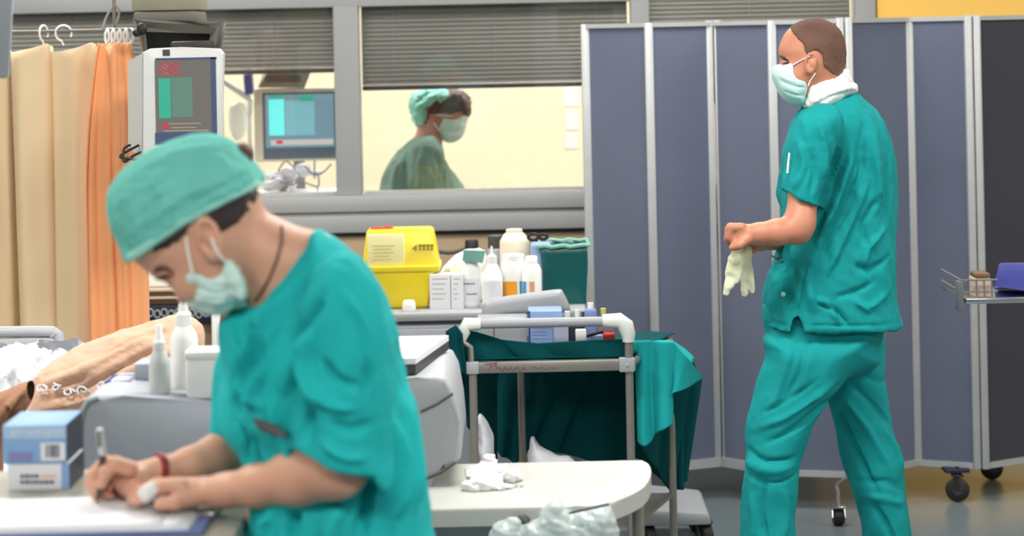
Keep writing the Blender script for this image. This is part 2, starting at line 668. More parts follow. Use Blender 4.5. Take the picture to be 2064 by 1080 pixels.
def relax_mesh(V, Q, w=0.5):
    acc = np.zeros_like(V)
    cnt = np.zeros(len(V))
    for a, b in ((0, 1), (1, 2), (2, 3), (3, 0)):
        np.add.at(acc, Q[:, a], V[Q[:, b]])
        np.add.at(acc, Q[:, b], V[Q[:, a]])
        np.add.at(cnt, Q[:, a], 1)
        np.add.at(cnt, Q[:, b], 1)
    return V * (1 - w) + w * acc / np.maximum(cnt, 1)[:, None]


def vnormals(V, Q):
    n = np.cross(V[Q[:, 2]] - V[Q[:, 0]], V[Q[:, 3]] - V[Q[:, 1]])
    N = np.zeros_like(V)
    for i in range(4):
        np.add.at(N, Q[:, i], n)
    return N / (np.linalg.norm(N, axis=1)[:, None] + 1e-12)


def folds(V, Q, strokes, d, side=-1):
    """push cloth in or out along strokes. stroke: (pixel points, half width in pixels, height in metres)"""
    N = vnormals(V, Q)
    face = np.clip(-N[:, 1] * 1.5 + 0.35, 0, 1) if side < 0 else np.clip(N[:, 1] * 1.5 + 0.35, 0, 1)
    D = np.zeros(len(V))
    s = d / F
    for pts, w, h in strokes:
        pp = np.array([PX(x, y, d) for x, y in (cm_spline(pts, 4, False) if len(pts) > 2 else pts)])
        best = np.full(len(V), 1e9)
        T = np.zeros(len(V))
        n = len(pp) - 1
        for i in range(n):
            a, b = pp[i], pp[i + 1]
            e = b - a
            L = (e ** 2).sum() + 1e-12
            t = np.clip(((V[:, 0] - a[0]) * e[0] + (V[:, 2] - a[1]) * e[1]) / L, 0, 1)
            dd = (V[:, 0] - a[0] - t * e[0]) ** 2 + (V[:, 2] - a[1] - t * e[1]) ** 2
            m = dd < best
            best[m] = dd[m]
            T[m] = ((i + t) / n)[m]
        taper = np.clip(np.sin(np.pi * np.clip(T, 0.04, 0.96)) * 1.4, 0, 1)
        D += h * taper * np.exp(-best / (w * s) ** 2)
    return V + N * (D * face)[:, None]


_rs = np.random.RandomState(3)


def wrinkle(V, Q, amp, freq, stretch=(1, 1, 1), seed=1, octaves=3):
    rs = np.random.RandomState(seed)
    N = vnormals(V, Q)
    p = V * np.array(stretch)
    D = np.zeros(len(V))
    a = amp
    for o in range(octaves):
        w = np.zeros_like(p)
        for i in range(3):
            w[:, i] = np.sin(p @ rs.randn(3) * freq * 0.6 + rs.rand() * 6)
        for j in range(5):
            k = rs.randn(3)
            k *= freq / np.linalg.norm(k)
            D += a / 2.2 * np.sin(p @ k + w @ rs.randn(3) * 1.2 + rs.rand() * 6)
        freq *= 1.9
        a *= 0.5
    return V + N * D[:, None]


def sdf_obj(name, V, Q, material, parent=None, origin=None):
    me = bpy.data.meshes.new(name)
    me.vertices.add(len(V))
    me.vertices.foreach_set('co', np.ascontiguousarray(V, np.float32).ravel())
    me.loops.add(len(Q) * 4)
    me.loops.foreach_set('vertex_index', np.ascontiguousarray(Q, np.int32).ravel())
    me.polygons.add(len(Q))
    me.polygons.foreach_set('loop_start', np.arange(0, len(Q) * 4, 4, dtype=np.int32))
    me.update(calc_edges=True)
    me.validate()
    me.polygons.foreach_set('use_smooth', np.ones(len(me.polygons), bool))
    return link_mesh(name, me, material, parent, origin)


def sheet_obj(name, fn, nu, nv, material, parent=None, origin=None, thick=0.003):
    """cloth sheet: fn(u, v) -> point, u and v in 0..1; given a real thickness"""
    V = [fn(i / nu, j / nv) for j in range(nv + 1) for i in range(nu + 1)]
    me = bpy.data.meshes.new(name)
    fs = [(j * (nu + 1) + i, j * (nu + 1) + i + 1, (j + 1) * (nu + 1) + i + 1, (j + 1) * (nu + 1) + i) for j in range(nv) for i in range(nu)]
    me.from_pydata([tuple(v) for v in V], [], fs)
    me.polygons.foreach_set('use_smooth', [True] * len(me.polygons))
    o = link_mesh(name, me, material, parent, origin)
    md = o.modifiers.new('thickness', 'SOLIDIFY')
    md.thickness = thick
    md.offset = 0
    return o


# ------------------------------------------------------------------ the setting
WD = 9.2      # distance of the window wall
XL, XR, YF = -4.2, 4.4, -3.2


def struct(name, b, material, parent=None):
    o = b.build(name, material, parent)
    if parent is None:
        o['kind'] = 'structure'
    return o


struct('floor', MB().box((XL, YF, -0.1), (XR, 12.6, 0.0)), 'floor')
struct('ceiling', MB().box((XL, YF, CEIL), (XR, 12.6, CEIL + 0.1)), 'ceiling')
struct('wall_left', MB().box((XL - 0.12, YF, 0), (XL, 12.6, CEIL)), 'wall_white')
struct('wall_right', MB().box((XR, YF, 0), (XR + 0.12, 12.6, CEIL)), 'wall_white')
# wall behind the photographer with its window opening
b = MB()
b.box((XL, YF - 0.12, 0), (XR, YF, 0.95)).box((XL, YF - 0.12, 2.75), (XR, YF, CEIL))
b.box((XL, YF - 0.12, 0.95), (-3.4, YF, 2.75)).box((1.5, YF - 0.12, 0.95), (XR, YF, 2.75))
struct('wall_front', b, 'wall_white')
xe = PX(1768, 10, WD)[0]
SILL = P(1180, 383, WD).z        # lower edge of the glass
BAND = P(1180, 458, WD).z        # lower edge of the grey sill band
TOP = P(1000, 8, WD).z
b = MB()
b.box((XL, WD, 0), (xe, WD + 0.12, BAND))
struct('wall_back', b, 'wall_tan')
struct('wall_right_of_window', MB().box((xe, WD, 0), (XR, WD + 0.12, CEIL)), 'wall_yellow')
struct('wall_far', MB().box((XL, 12.6, 0), (XR, 12.72, CEIL)), 'wall_cream')
struct('wall_far_partition', MB().box((XL + 0.002, 12.48, 0), (XR - 0.002, 12.56, CEIL - 0.01)), 'wall_cream') if False else None
struct('floor_reflection_band', MB().box((XL, WD - 0.02, 0), (xe - .3, WD, 0.5), 0.004), mat('reflection_band_grey', (118, 124, 126), .5))  # hidden band added so the floor mirrors grey instead of tan
struct('trim_1', MB().box((XL, WD - 0.012, BAND - 0.016), (xe, WD + 0.1, BAND)), 'dark_gap')

# window: sill band, frame members, panes, blinds
win = thing('window_1', (0, WD, SILL), None, None, kind='structure')
sb = MB()
sb.box((XL, WD - 0.03, BAND), (xe, WD + 0.13, BAND + 0.082), 0.004)
sb.box((XL, WD - 0.045, BAND + 0.086), (xe, WD + 0.13, SILL), 0.004)
sb.build('window_sill', 'alu_frame', win)


def mull(px0, px1, py, z0, z1, dd=0.0):
    x0, x1 = PX(px0, py, WD)[0], PX(px1, py, WD)[0]
    MB().box((x0, WD - 0.02 - dd, z0), (x1, WD + 0.10, z1), 0.005).build('window_frame', 'alu_frame', win)


mull(675, 726, 200, SILL, CEIL)
mull(1270, 1308, 10, SILL, CEIL)
mull(1722, 1764, 10, SILL, CEIL)
mull(-420, -370, 200, SILL, CEIL)
MB().box((XL, WD - 0.021, TOP), (PX(1290, 5, WD)[0], WD + 0.09, TOP + 0.10), 0.005).build('transom', 'alu_frame', win)
MB().box((XL, WD - 0.01, 2.62), (xe, WD + 0.09, CEIL), 0.005).build('transom', 'alu_frame', win)
# panes
bays = [(-370, 675), (726, 1270), (1308, 1722)]
zb = {0: P(560, 142, WD).z, 1: P(950, 172, WD).z, 2: P(1500, 200, WD).z}
slat_me = {}
for i, (a, c) in enumerate(bays):
    x0, x1 = PX(a, 150, WD)[0] + 0.002, PX(c, 150, WD)[0] - 0.002
    MB().box((x0, WD + 0.020, SILL), (x1, WD + 0.026, 2.62)).build('pane', 'glass', win, smooth=False)
    MB().box((x0 + 0.004, WD + 0.062, SILL), (x1 - 0.004, WD + 0.067, SILL + 0.012)).build('glazing_bead', 'white', win, smooth=False)
    # venetian blind behind the pane
    z = zb[i]
    MB().box((x0 + 0.003, WD + 0.045, z - 0.014), (x1 - 0.003, WD + 0.075, z + 0.006), 0.004).build('bottom_rail', 'dgrey', win)
    zt = 2.58
    pitch = 0.0185
    n = int((zt - z) / pitch)
    me = None
    for k in range(n):
        if me is None:
            b = MB()
            L = x1 - x0 - 0.02
            b.hexa([(x0 + 0.003, WD + 0.046, 0.0), (x1 - 0.003, WD + 0.046, 0.0), (x1 - 0.003, WD + 0.047, 0.001), (x0 + 0.003, WD + 0.047, 0.001),
                    (x0 + 0.003, WD + 0.062, 0.0185), (x1 - 0.003, WD + 0.062, 0.0185), (x1 - 0.003, WD + 0.061, 0.0195), (x0 + 0.003, WD + 0.061, 0.0195)])
            o = b.build('slat', 'blind', win, smooth=False)
            me = o.data
            o.location.z += z + 0.008 + 0.0
        else:
            o = bpy.data.objects.new('slat', me)
            COL.objects.link(o)
            o.parent = win
            o.location.z = z + 0.008 + pitch * k
    for fr in (0.12, 0.5, 0.88):
        xx = x0 + (x1 - x0) * fr
        MB().tube([(xx, WD + 0.043, z), (xx, WD + 0.043, zt)], 0.0012, 5).build('ladder_cord', 'alu_frame', win)

# ceiling lights
def ceiling_light(x, y, label):
    t = thing('ceiling_light', (x, y, CEIL - 0.07), label, 'light', 'ceiling lights above the ward')
    MB().box((x - 0.62, y - 0.32, CEIL - 0.07), (x + 0.62, y + 0.32, CEIL - 0.001), 0.006).build('housing', 'white_metal', t)
    MB().box((x - 0.58, y - 0.28, CEIL - 0.08), (x + 0.58, y + 0.28, CEIL - 0.07)).build('diffuser', 'lamp', t)


for x, y in LAMPS + BACK_LAMPS:
    ceiling_light(x, y, 'white rectangular ceiling light above the ward')

# ------------------------------------------------------------------ folding privacy screen
hx = [1186, 1314, 1444, 1562, 1708, 1838, 1966, 2110]
hd = [8.30, 8.18, 8.28, 8.08, 8.02, 8.22, 8.12, 8.30]
SZ0, SZ1 = 0.118, 1.765
hp = [(PX(x, 400, d)[0], d) for x, d in zip(hx, hd)]
# the roll of the picture is in the camera: posts are upright
scr = thing('folding_screen', (hp[3][0], hp[3][1], 0), 'tall folding privacy screen of slate blue fabric leaves in aluminium frames on casters', 'screen')
names = ['post'] * 8
for i, (x, y) in enumerate(hp):
    b = MB()
    if i in (2, 4, 6):
        b.box((x - 0.029, y - 0.018, SZ0), (x - 0.002, y + 0.018, SZ1 + 0.004), 0.005)
        b.box((x + 0.002, y - 0.018, SZ0), (x + 0.029, y + 0.018, SZ1 + 0.004), 0.005)
        for z in (0.4, 0.95, 1.5):
            b.tube([(x, y + 0.012, z - 0.04), (x, y + 0.012, z + 0.04)], 0.007, 8)
    else:
        b.box((x - 0.016, y - 0.016, SZ0), (x + 0.016, y + 0.016, SZ1), 0.005)
    b.build('post', 'alu', scr)
for i in range(7):
    (x0, y0), (x1, y1) = hp[i], hp[i + 1]
    a = Vector((x0, y0, 0))
    c = Vector((x1, y1, 0))
    t = (c - a).normalized()
    nrm = Vector((-t.y, t.x, 0))

    def slab(z0, z1, w, e0, e1, bev=0.0):
        p = a + t * e0
        q = c - t * e1
        return [p - nrm * w + Vector((0, 0, z0)), q - nrm * w + Vector((0, 0, z0)), q - nrm * w + Vector((0, 0, z1)), p - nrm * w + Vector((0, 0, z1)),
                p + nrm * w + Vector((0, 0, z0)), q + nrm * w + Vector((0, 0, z0)), q + nrm * w + Vector((0, 0, z1)), p + nrm * w + Vector((0, 0, z1))]
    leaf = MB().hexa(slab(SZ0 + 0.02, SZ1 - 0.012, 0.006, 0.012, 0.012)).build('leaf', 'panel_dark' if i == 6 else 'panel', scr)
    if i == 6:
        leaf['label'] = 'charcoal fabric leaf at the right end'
    MB().hexa(slab(SZ1 - 0.016, SZ1, 0.014, 0.01, 0.01)).build('top_rail', 'alu', scr)
    MB().hexa(slab(SZ0, SZ0 + 0.022 + (0.012 if i < 3 else 0), 0.014, 0.01, 0.01)).build('bottom_rail', 'alu', scr)


def caster(parent, x, y, ztop, r, w, fork='steel', wheel='black', yaw=0.0, name='caster', hub='dgrey'):
    """fork with a wheel whose tread touches the floor"""
    c, s_ = math.cos(yaw), math.sin(yaw)
    ax = Vector((c, s_, 0))
    ctr = Vector((x, y, r))
    b = MB()
    for sg in (-1, 1):
        o = ctr + ax * sg * (w / 2 + 0.004)
        b.hexa([o + ax * -0.002 + Vector((-s_ * -r * .35, c * -r * .35, 0)), o + ax * 0.002 + Vector((-s_ * -r * .35, c * -r * .35, 0)),
                o + ax * 0.002 + Vector((0, 0, r * 1.15)), o + ax * -0.002 + Vector((0, 0, r * 1.15)),
                o + ax * -0.002 + Vector((-s_ * r * .35, c * r * .35, 0)), o + ax * 0.002 + Vector((-s_ * r * .35, c * r * .35, 0)),
                o + ax * 0.002 + Vector((-s_ * r * .3, c * r * .3, r * 1.15)), o + ax * -0.002 + Vector((-s_ * r * .3, c * r * .3, r * 1.15))])
    b.box((x - w / 2 - .008, y - w / 2 - .008, r * 2.1), (x + w / 2 + .008, y + w / 2 + .008, r * 2.1 + 0.008), 0.003)
    b.tube([(x, y, r * 2.1), (x, y, ztop)], 0.007, 8)
    f = b.build(name, fork, parent)
    b = MB()
    prof = [(0.0, -w / 2), (r * 0.8, -w / 2), (r * .97, -w * .35), (r, 0), (r * .97, w * .35), (r * 0.8, w / 2), (0.0, w / 2)]
    b.lathe((0, 0, 0), prof, 22, 'X')
    bmesh.ops.rotate(b.bm, verts=b.bm.verts, cent=(0, 0, 0), matrix=Matrix.Rotation(yaw, 3, 'Z'))
    bmesh.ops.translate(b.bm, verts=b.bm.verts, vec=ctr)
    wv = b.build('wheel', wheel, f)
    b = MB()
    for sg in (-1, 1):
        b.sphere((sg * (w / 2), 0, 0), r * .42, (0.18, 1, 1), 14, 8)
    bmesh.ops.rotate(b.bm, verts=b.bm.verts, cent=(0, 0, 0), matrix=Matrix.Rotation(yaw, 3, 'Z'))
    bmesh.ops.translate(b.bm, verts=b.bm.verts, vec=ctr)
    b.build('hub', hub, f)
    return f


for px, d, r, yw in ((1930, 8.12, 0.044, 1.35), (2000, 8.50, 0.044, 1.8), (1200, 8.3, 0.044, 1.2), (1250, 8.30, 0.044, 1.5)):
    x = PX(px, 985, d)[0]
    caster(scr, x, d, SZ0 + 0.01, r, 0.026, 'black', 'black', yw)
    b = MB().box((x - 0.045, d - 0.012, SZ0 - 0.012), (x + 0.045, max(d + 0.012, 8.2 if px > 1900 else d + .012), SZ0 + 0.004), 0.003)
    b.build('caster_bracket', 'navy', scr)
x, dd = hp[4][0] - 0.02, 7.78
xx = PX(1689, 1000, dd)[0]
b = MB().tube([(hp[4][0], 8.0, SZ0 + 0.02), (xx, dd + 0.03, SZ0 + 0.02), (xx, dd, SZ0)], 0.006, 8)
b.tube([(xx, dd, SZ0 + 0.0), (xx, dd, 0.05)], 0.0065, 8)
b.build('foot_rod', 'chrome', scr)
caster(scr, xx, dd, 0.1, 0.03, 0.036, 'chrome', 'black', 0.1)

# ------------------------------------------------------------------ long grey counter below the window
CT = 0.83
CD0, CD1 = 7.3, 7.95
cx0, cx1 = PX(520, 650, CD0)[0], PX(1183, 650, CD0)[0]
ct = thing('counter', ((cx0 + cx1) / 2, 7.6, 0), 'long grey counter under the window holding the yellow bin and the bottles', 'counter')
b = MB().box((cx0 + .01, CD0 + .012, 0.0), (cx1 - .01, CD1, CT - 0.03), 0.01)
b.build('body', 'pgrey_mid', ct)
MB().box((cx0, CD0, CT - 0.028), (cx1, CD1 + .02, CT), 0.008).build('worktop', 'pgrey', ct)
MB().box((cx0 + .02, CD0 + .004, CT - 0.036), (cx1 - .02, CD0 + .03, CT - .028)).build('seam', 'dark_gap', ct)
for k in range(3):
    w = (cx1 - cx0 - .04) / 3
    xa = cx0 + .02 + w * k
    dr = MB().box((xa + .004, CD0 - .006, 0.08), (xa + w - .004, CD0 + .02, CT - 0.05), 0.008).build('door', 'pgrey_mid', ct)
    MB().tube([(xa + w * .35, CD0 - .008, CT - .42), (xa + w * .35, CD0 - .03, CT - .42), (xa + w * .65, CD0 - .03, CT - .42), (xa + w * .65, CD0 - .008, CT - .42)], 0.006, 8).build('handle', 'steel', dr)

# sharps container
D = 7.42
z0 = CT + 0.001
sh = thing('sharps_container', P(805, 600, D + .08) * 1.0, 'yellow lidded sharps container with a pale label on the grey counter', 'container')
sh.location.z = CT


def taper(parent, name, material, bot, top, d0, depth, dtop=None, bevel=0.008, zbot=None):
    """bot and top: (x0, x1, y) in pixels"""
    dt = depth if dtop is None else dtop
    a0 = P(bot[0], bot[2], d0)
    a1 = P(bot[1], bot[2], d0)
    t0 = P(top[0], top[2], d0)
    t1 = P(top[1], top[2], d0)
    zb = a0.z if zbot is None else zbot
    zt = (t0.z + t1.z) / 2
    e = (depth - dt) / 2
    b = MB()
    b.hexa([(a0.x, d0, zb), (a1.x, d0, zb), (t1.x, d0 + e, zt), (t0.x, d0 + e, zt),
            (a0.x, d0 + depth, zb), (a1.x, d0 + depth, zb), (t1.x, d0 + e + dt, zt), (t0.x, d0 + e + dt, zt)])
    if bevel:
        bmesh.ops.bevel(b.bm, geom=list(b.bm.edges), offset=bevel, segments=3, profile=0.5, affect='EDGES')
    return b.build(name, material, parent)


body = taper(sh, 'body', 'yellow', (762, 862, 611), (742, 878, 540), D + .012, 0.14, 0.17, 0.01, zbot=CT)
lid = taper(sh, 'lid', 'yellow', (728, 886, 548), (737, 871, 464), D - .004, 0.19, 0.12, 0.012)
taper(lid, 'lid_rim', 'yellow', (727, 887, 550), (728, 886, 536), D - .01, 0.20, 0.20, 0.004)
MB().pbox(740, 472, 815, 536, D + .001, 0.02, 0.004).build('label_plate', 'yellow_label', lid)
b = MB()
for k in range(5):
    b.pbox(750 + (k % 2) * 4, 494 + k * 7, 796 - (k * 7) % 11, 496.5 + k * 7, D - 0.0006, 0.0012)
b.build('label_print', mat('label_print_ochre', (222, 212, 140), 0.6), lid, smooth=False)
b = MB()
b.prism([(832, 499), (840, 492), (840, 506)], D + .008, 0.01)
for k in range(4):
    b.pbox(844 + k * 8, 492, 850 + k * 8, 496, D + .008, 0.01)
    b.pbox(844 + k * 8, 500, 849 + k * 8, 503, D + .008, 0.01)
b.build('label_print', mat('sharps_print', (168, 150, 40), 0.6), lid, smooth=False)
b = MB().pbox(746, 459, 792, 468, D + .05, 0.05, 0.004)
b.pbox(775, 456, 790, 461, D + .06, 0.03, 0.003)
b.build('catch', 'red', sh)
# small white cap lying in front of the container
t = P(824, 602, 7.36)
o = MB().lathe((t.x, 7.36, CT), [(0.0, 0), (.020, 0), (.023, .006), (.021, .028), (.017, .036), (0.0, .038)], 18).build('specimen_cap', 'white', None, (t.x, 7.36, CT))
tag(o, 'small white plastic cap in front of the yellow sharps container', 'cap')

# ---- bottles on the counter
def bottle(name, px, pytop, d, wpx, label, cat, material='white', group=None, zb=None, shape='round', capmat='white', neck=0.34, shoulder=0.72,
           labels=(), capn=0.12, spout=None):
    """bottle standing at pixel column px, its top at pytop, wpx wide"""
    c = P(px, pytop, d)
    zb = CT if zb is None else zb
    H = c.z - zb
    R = wpx / 2 * d / F
    x = PX(px, (pytop + 620) / 2, d)[0]
    t = thing(name, (x, d, zb), label, cat, group)
    h1 = H * (1 - capn)
    prof = [(0, 0), (R * .86, 0), (R * .97, .006), (R, .014), (R, H * shoulder - R * .1), (R * .96, H * shoulder), (R * (.5 + neck * .5), H * (shoulder + (1 - capn - shoulder) * .6)), (R * neck, h1 - .002), (R * neck, h1), (0, h1)]
    MB().lathe((x, d, zb), prof, 24).build('body', material, t)
    if spout == 'nozzle':
        MB().lathe((x, d, zb), [(R * neck * 1.15, h1 - .008), (R * neck * 1.15, h1 + H * capn * .35), (R * .16, h1 + H * capn * .5), (R * .1, H), (0, H)], 18).build('nozzle', capmat, t)
    else:
        MB().lathe((x, d, zb), [(R * neck * 1.12, h1 - .008), (R * neck * 1.12, H - .003), (R * neck, H), (0, H)], 20).build('cap', capmat, t)
    for (f0, f1, m_, lr) in labels:      # wrap label between two height fractions, over an angular range
        b = MB()
        a0, a1 = lr
        n = 10
        for sgn in (0,):
            rows = []
            for zf in (f0, f1):
                rows.append([b.bm.verts.new((x + (R + .0006) * math.sin(a0 + (a1 - a0) * k / n), d - (R + .0006) * math.cos(a0 + (a1 - a0) * k / n), zb + H * zf)) for k in range(n + 1)])
            for k in range(n):
                b.bm.faces.new((rows[0][k], rows[0][k + 1], rows[1][k + 1], rows[1][k]))
        b.build('label', m_, t)
    return t


# humped white bag / dome
D = 7.60
Fd = Field(P(870, 480, D + .15) - Vector((.05, .3, .25)), P(980, 480, D + .15) + Vector((.05, .12, .06)), 0.006)
Fd.infl([(876, 616), (880, 570), (893, 540), (915, 517), (945, 503), (975, 508), (985, 560), (985, 616)], D + .05, 0.09, 0.06, 0.0)
V, Q = Fd.extract(2)
V = wrinkle(V, Q, 0.003, 55, seed=4)
V[:, 2] = np.maximum(V[:, 2], CT + .0005)
o = sdf_obj('plastic_bag', V, Q, 'white', None, (P(930, 600, D).x, D, CT))
tag(o, 'rounded white plastic bag bulging behind the small boxes on the counter', 'bag')
# stack of little boxes
D = 7.40
for (xa, xb, ya, yb, lab) in ((866, 908, 553, 612, 'small white carton with grey print beside the yellow container'),
                              (909, 934, 553, 612, 'narrow pale carton between the printed carton and the spray bottle')):
    c = P((xa + xb) / 2, yb, D)
    t = thing('carton', (c.x, D, CT), lab, 'box')
    b = MB().pbox(xa, ya, xb, yb, D, 0.07, 0.002)
    for v in b.bm.verts:
        if v.co.z < CT + .03:
            v.co.z = CT + (0.0 if v.co.z < c.z + .01 else .003)
    b.build('box', 'paper', t)
    b = MB()
    for k in range(5):
        b.pbox(xa + 5, ya + 8 + k * 10, xb - 6 - (k * 13) % 9, ya + 10.5 + k * 10, D - .0008, .001)
    b.build('print', mat('carton_print', (188, 186, 182), 0.6), t, smooth=False)
bottle('spray_bottle', 948, 502, 7.45, 40, 'white spray bottle with grey green trigger head in the bottle row', 'bottle', 'white', labels=((.1, .5, 'paper', (-1, 1)), (.40, .43, 'print_grey', (-.9, .5)), (.22, .25, 'print_grey', (-.4, .7))), neck=.4, shoulder=.66)
t = bpy.data.objects.get('spray_bottle')
c = P(962, 516, 7.43)
MB().hexa([(c.x - .05, 7.41, c.z - .012), (c.x + .018, 7.41, c.z - .022), (c.x + .028, 7.41, c.z + .018), (c.x - .045, 7.41, c.z + .022),
           (c.x - .05, 7.45, c.z - .012), (c.x + .018, 7.45, c.z - .022), (c.x + .028, 7.45, c.z + .018), (c.x - .045, 7.45, c.z + .022)]).build('trigger_head', mat('spray_head', (120, 168, 160), .4), t)
bottle('squeeze_bottle', 992, 496, 7.40, 42, 'white squeeze bottle with a pointed nozzle left of the orange label', 'bottle', 'white', neck=.42, shoulder=.5, capn=.25, spout='nozzle', labels=((.12, .45, 'paper', (-1, 1)),))
bottle('flask', 1036, 512, 7.44, 50, 'white flask with orange and salmon label bands in the bottle row', 'bottle', 'white', neck=.8, shoulder=.84, capn=.1,
       labels=((.1, .48, 'salmon', (-1.5, -.75)), (.1, .5, 'orange', (-.75, .25)), (.1, .5, 'blue_label', (.45, .8)), (.3, .5, 'olive', (.8, 1.2))))
bottle('flask', 1072, 516, 7.40, 40, 'white flask with a blue and salmon label at the right of the row', 'bottle', 'white', neck=.55, shoulder=.74, capn=.12,
       labels=((.16, .52, 'blue_label', (-1.2, -.6)), (.16, .52, 'paper', (-.6, -.25)), (.16, .52, 'salmon', (-.25, .25))))
bottle('canister', 1038, 461, 7.62, 60, 'tall cream canister with domed top behind the bottle row', 'bottle', 'cream_plastic', neck=.5, shoulder=.84, capn=.03, capmat='cream_plastic')
bottle('jar', 1000, 474, 7.70, 34, 'dark capped jar behind the bottles left of the cream canister', 'jar', 'pgrey', neck=.8, shoulder=.78, capn=.2, capmat='dgrey')
bottle('jar', 952, 483, 7.78, 30, 'dark brown capped jar behind the white spray bottle', 'jar', 'pgrey', neck=.8, shoulder=.8, capn=.16, capmat='black')
# curved grey tube behind the bin
D = 7.86
pts = [P(872, 503, D), P(890, 508, D), P(912, 509, D), P(935, 503, D), P(958, 490, D), P(962, 540, D)]
pts.append(Vector((pts[-1].x, D, CT + .012)))
o = MB().tube([Vector((pts[0].x, D + .03, CT + .01)), pts[0] + Vector((0, .02, -.03))] + [Vector(p) for p in cm_spline(pts, 5, False)], .007, 8).build('bent_tube', 'dgrey', None, (pts[0].x, D, CT))
tag(o, 'bent grey tube rising behind the yellow container and the white bag', 'tube')
# teal lined bin
D = 7.45
b_ = P(1130, 560, D)
x0, x1 = PX(1090, 560, D)[0], PX(1186, 560, D)[0]
zt = P(1130, 496, D).z
bn = thing('lined_bin', ((x0 + x1) / 2, D + .1, CT), 'square bin wrapped in dark teal plastic beside the screen', 'bin')
b = MB().hexa([(x0 + .012, D + .01, CT), (x1 - .008, D + .01, CT), (x1, D, zt), (x0, D, zt), (x0 + .012, D + .19, CT), (x1 - .008, D + .19, CT), (x1, D + .2, zt), (x0, D + .2, zt)])
tf = [f for f in b.bm.faces if all(abs(v.co.z - zt) < 1e-5 for v in f.verts)]
bmesh.ops.delete(b.bm, geom=tf, context='FACES')
bmesh.ops.subdivide_edges(b.bm, edges=b.bm.edges, cuts=6, use_grid_fill=True)
for v in b.bm.verts:
    v.co.y += .003 * math.sin(v.co.x * 90 + v.co.z * 20)
    v.co.x += .002 * math.sin(v.co.z * 40 + v.co.y * 60)
o = b.build('liner', 'teal_bin', bn)
o.modifiers.new('t', 'SOLIDIFY').thickness = 0.003
rp = [(x0 - .004, D - .004, zt), (x1 + .004, D - .004, zt), (x1 + .004, D + .204, zt), (x0 - .004, D + .204, zt)]
rim = []
for i in range(4):
    a, c = Vector(rp[i]), Vector(rp[(i + 1) % 4])
    for k in range(8):
        p = a.lerp(c, k / 8)
        rim.append(p + Vector((0, 0, .003 * math.sin(k * 2.1 + i))))
MB().tube(rim, .007, 7, closed=True).build('rim', 'teal_rim', bn)
# contents poking out: black scissor handles and a blue wrap
t = P(1082, 480, 7.55)
g = thing('scissors', (t.x, 7.55, CT), 'black looped scissor handles standing beside the cream canister', 'scissors')
b = MB()
for dx, sc in ((-.012, 1.0), (.022, .8)):
    ring = [(t.x + dx + .017 * sc * math.cos(a), 7.55, t.z + .011 * sc * math.sin(a) + .004) for a in [k * math.pi / 7 for k in range(14)]]
    b.tube(ring, .0055, 6, closed=True)
b.tube([(t.x, 7.55, t.z), (t.x - .005, 7.55, t.z - .07)], .005, 6)
b.build('handles', 'black', g)
MB().tube([(t.x - .005, 7.55, t.z - .06), (t.x - .008, 7.55, CT)], .004, 6).build('blade', 'steel', g)
c = P(1090, 502, 7.50)
o = MB().box((c.x - .035, 7.47, CT), (c.x + .035, 7.55, c.z + .022), .012, 3).build('wrapped_pack', mat('pale_blue_wrap', (138, 160, 196), .6, bump=.4, bscale=40), None, (c.x, 7.5, CT))
tag(o, 'pale blue wrapped pack squeezed between the canister and the teal bin', 'pack')

# ------------------------------------------------------------------ instrument trolley with teal cloths
fd, bd = 6.6, 7.08
zb_ = P(1100, 738, fd).z
zr = P(1100, 650, fd).z
fl = PX(955, 830, fd)[0]
fr_ = PX(1270, 830, fd)[0]
bl = PX(1052, 830, bd)[0]
br = PX(1353, 830, bd)[0]
tr = thing('instrument_trolley', ((fl + br) / 2, 6.85, 0), 'grey tubular instrument trolley with white corner joints under teal cloths', 'trolley')
for (x, y) in ((fl, fd), (fr_, fd), (bl, bd), (br, bd)):
    MB().tube([(x, y, 0.10), (x, y, zb_)], 0.0125, 12).build('leg', 'steel', tr)
    caster(tr, x, y, 0.11, 0.04, 0.028, 'steel', 'black', 0.5)
MB().box((fl - .02, fd - .014, zb_ - .016), (fr_ + .02, fd + .012, zb_ + .017), .004).build('front_bar', 'steel', tr)
MB().tube([(bl, bd, zb_), (br, bd, zb_)], .012, 10).build('rear_bar', 'steel', tr)
MB().tube([(fl, fd, zb_), (bl, bd, zb_)], .012, 10).build('side_bar', 'steel', tr)
MB().tube([(fr_, fd, zb_), (br, bd, zb_)], .012, 10).build('side_bar', 'steel', tr)
MB().hexa([(fl, fd + .01, zb_ - .004), (fr_, fd + .01, zb_ - .004), (fr_, fd + .01, zb_ + .004), (fl, fd + .01, zb_ + .004),
           (bl, bd, zb_ - .004), (br, bd, zb_ - .004), (br, bd, zb_ + .004), (bl, bd, zb_ + .004)]).build('tray_plate', 'steel', tr, smooth=False)
MB().hexa([(fl, fd + .01, .26), (fr_, fd + .01, .26), (fr_, fd + .01, .272), (fl, fd + .01, .272),
           (bl, bd, .26), (br, bd, .26), (br, bd, .272), (bl, bd, .272)]).build('lower_shelf', 'steel', tr, smooth=False)
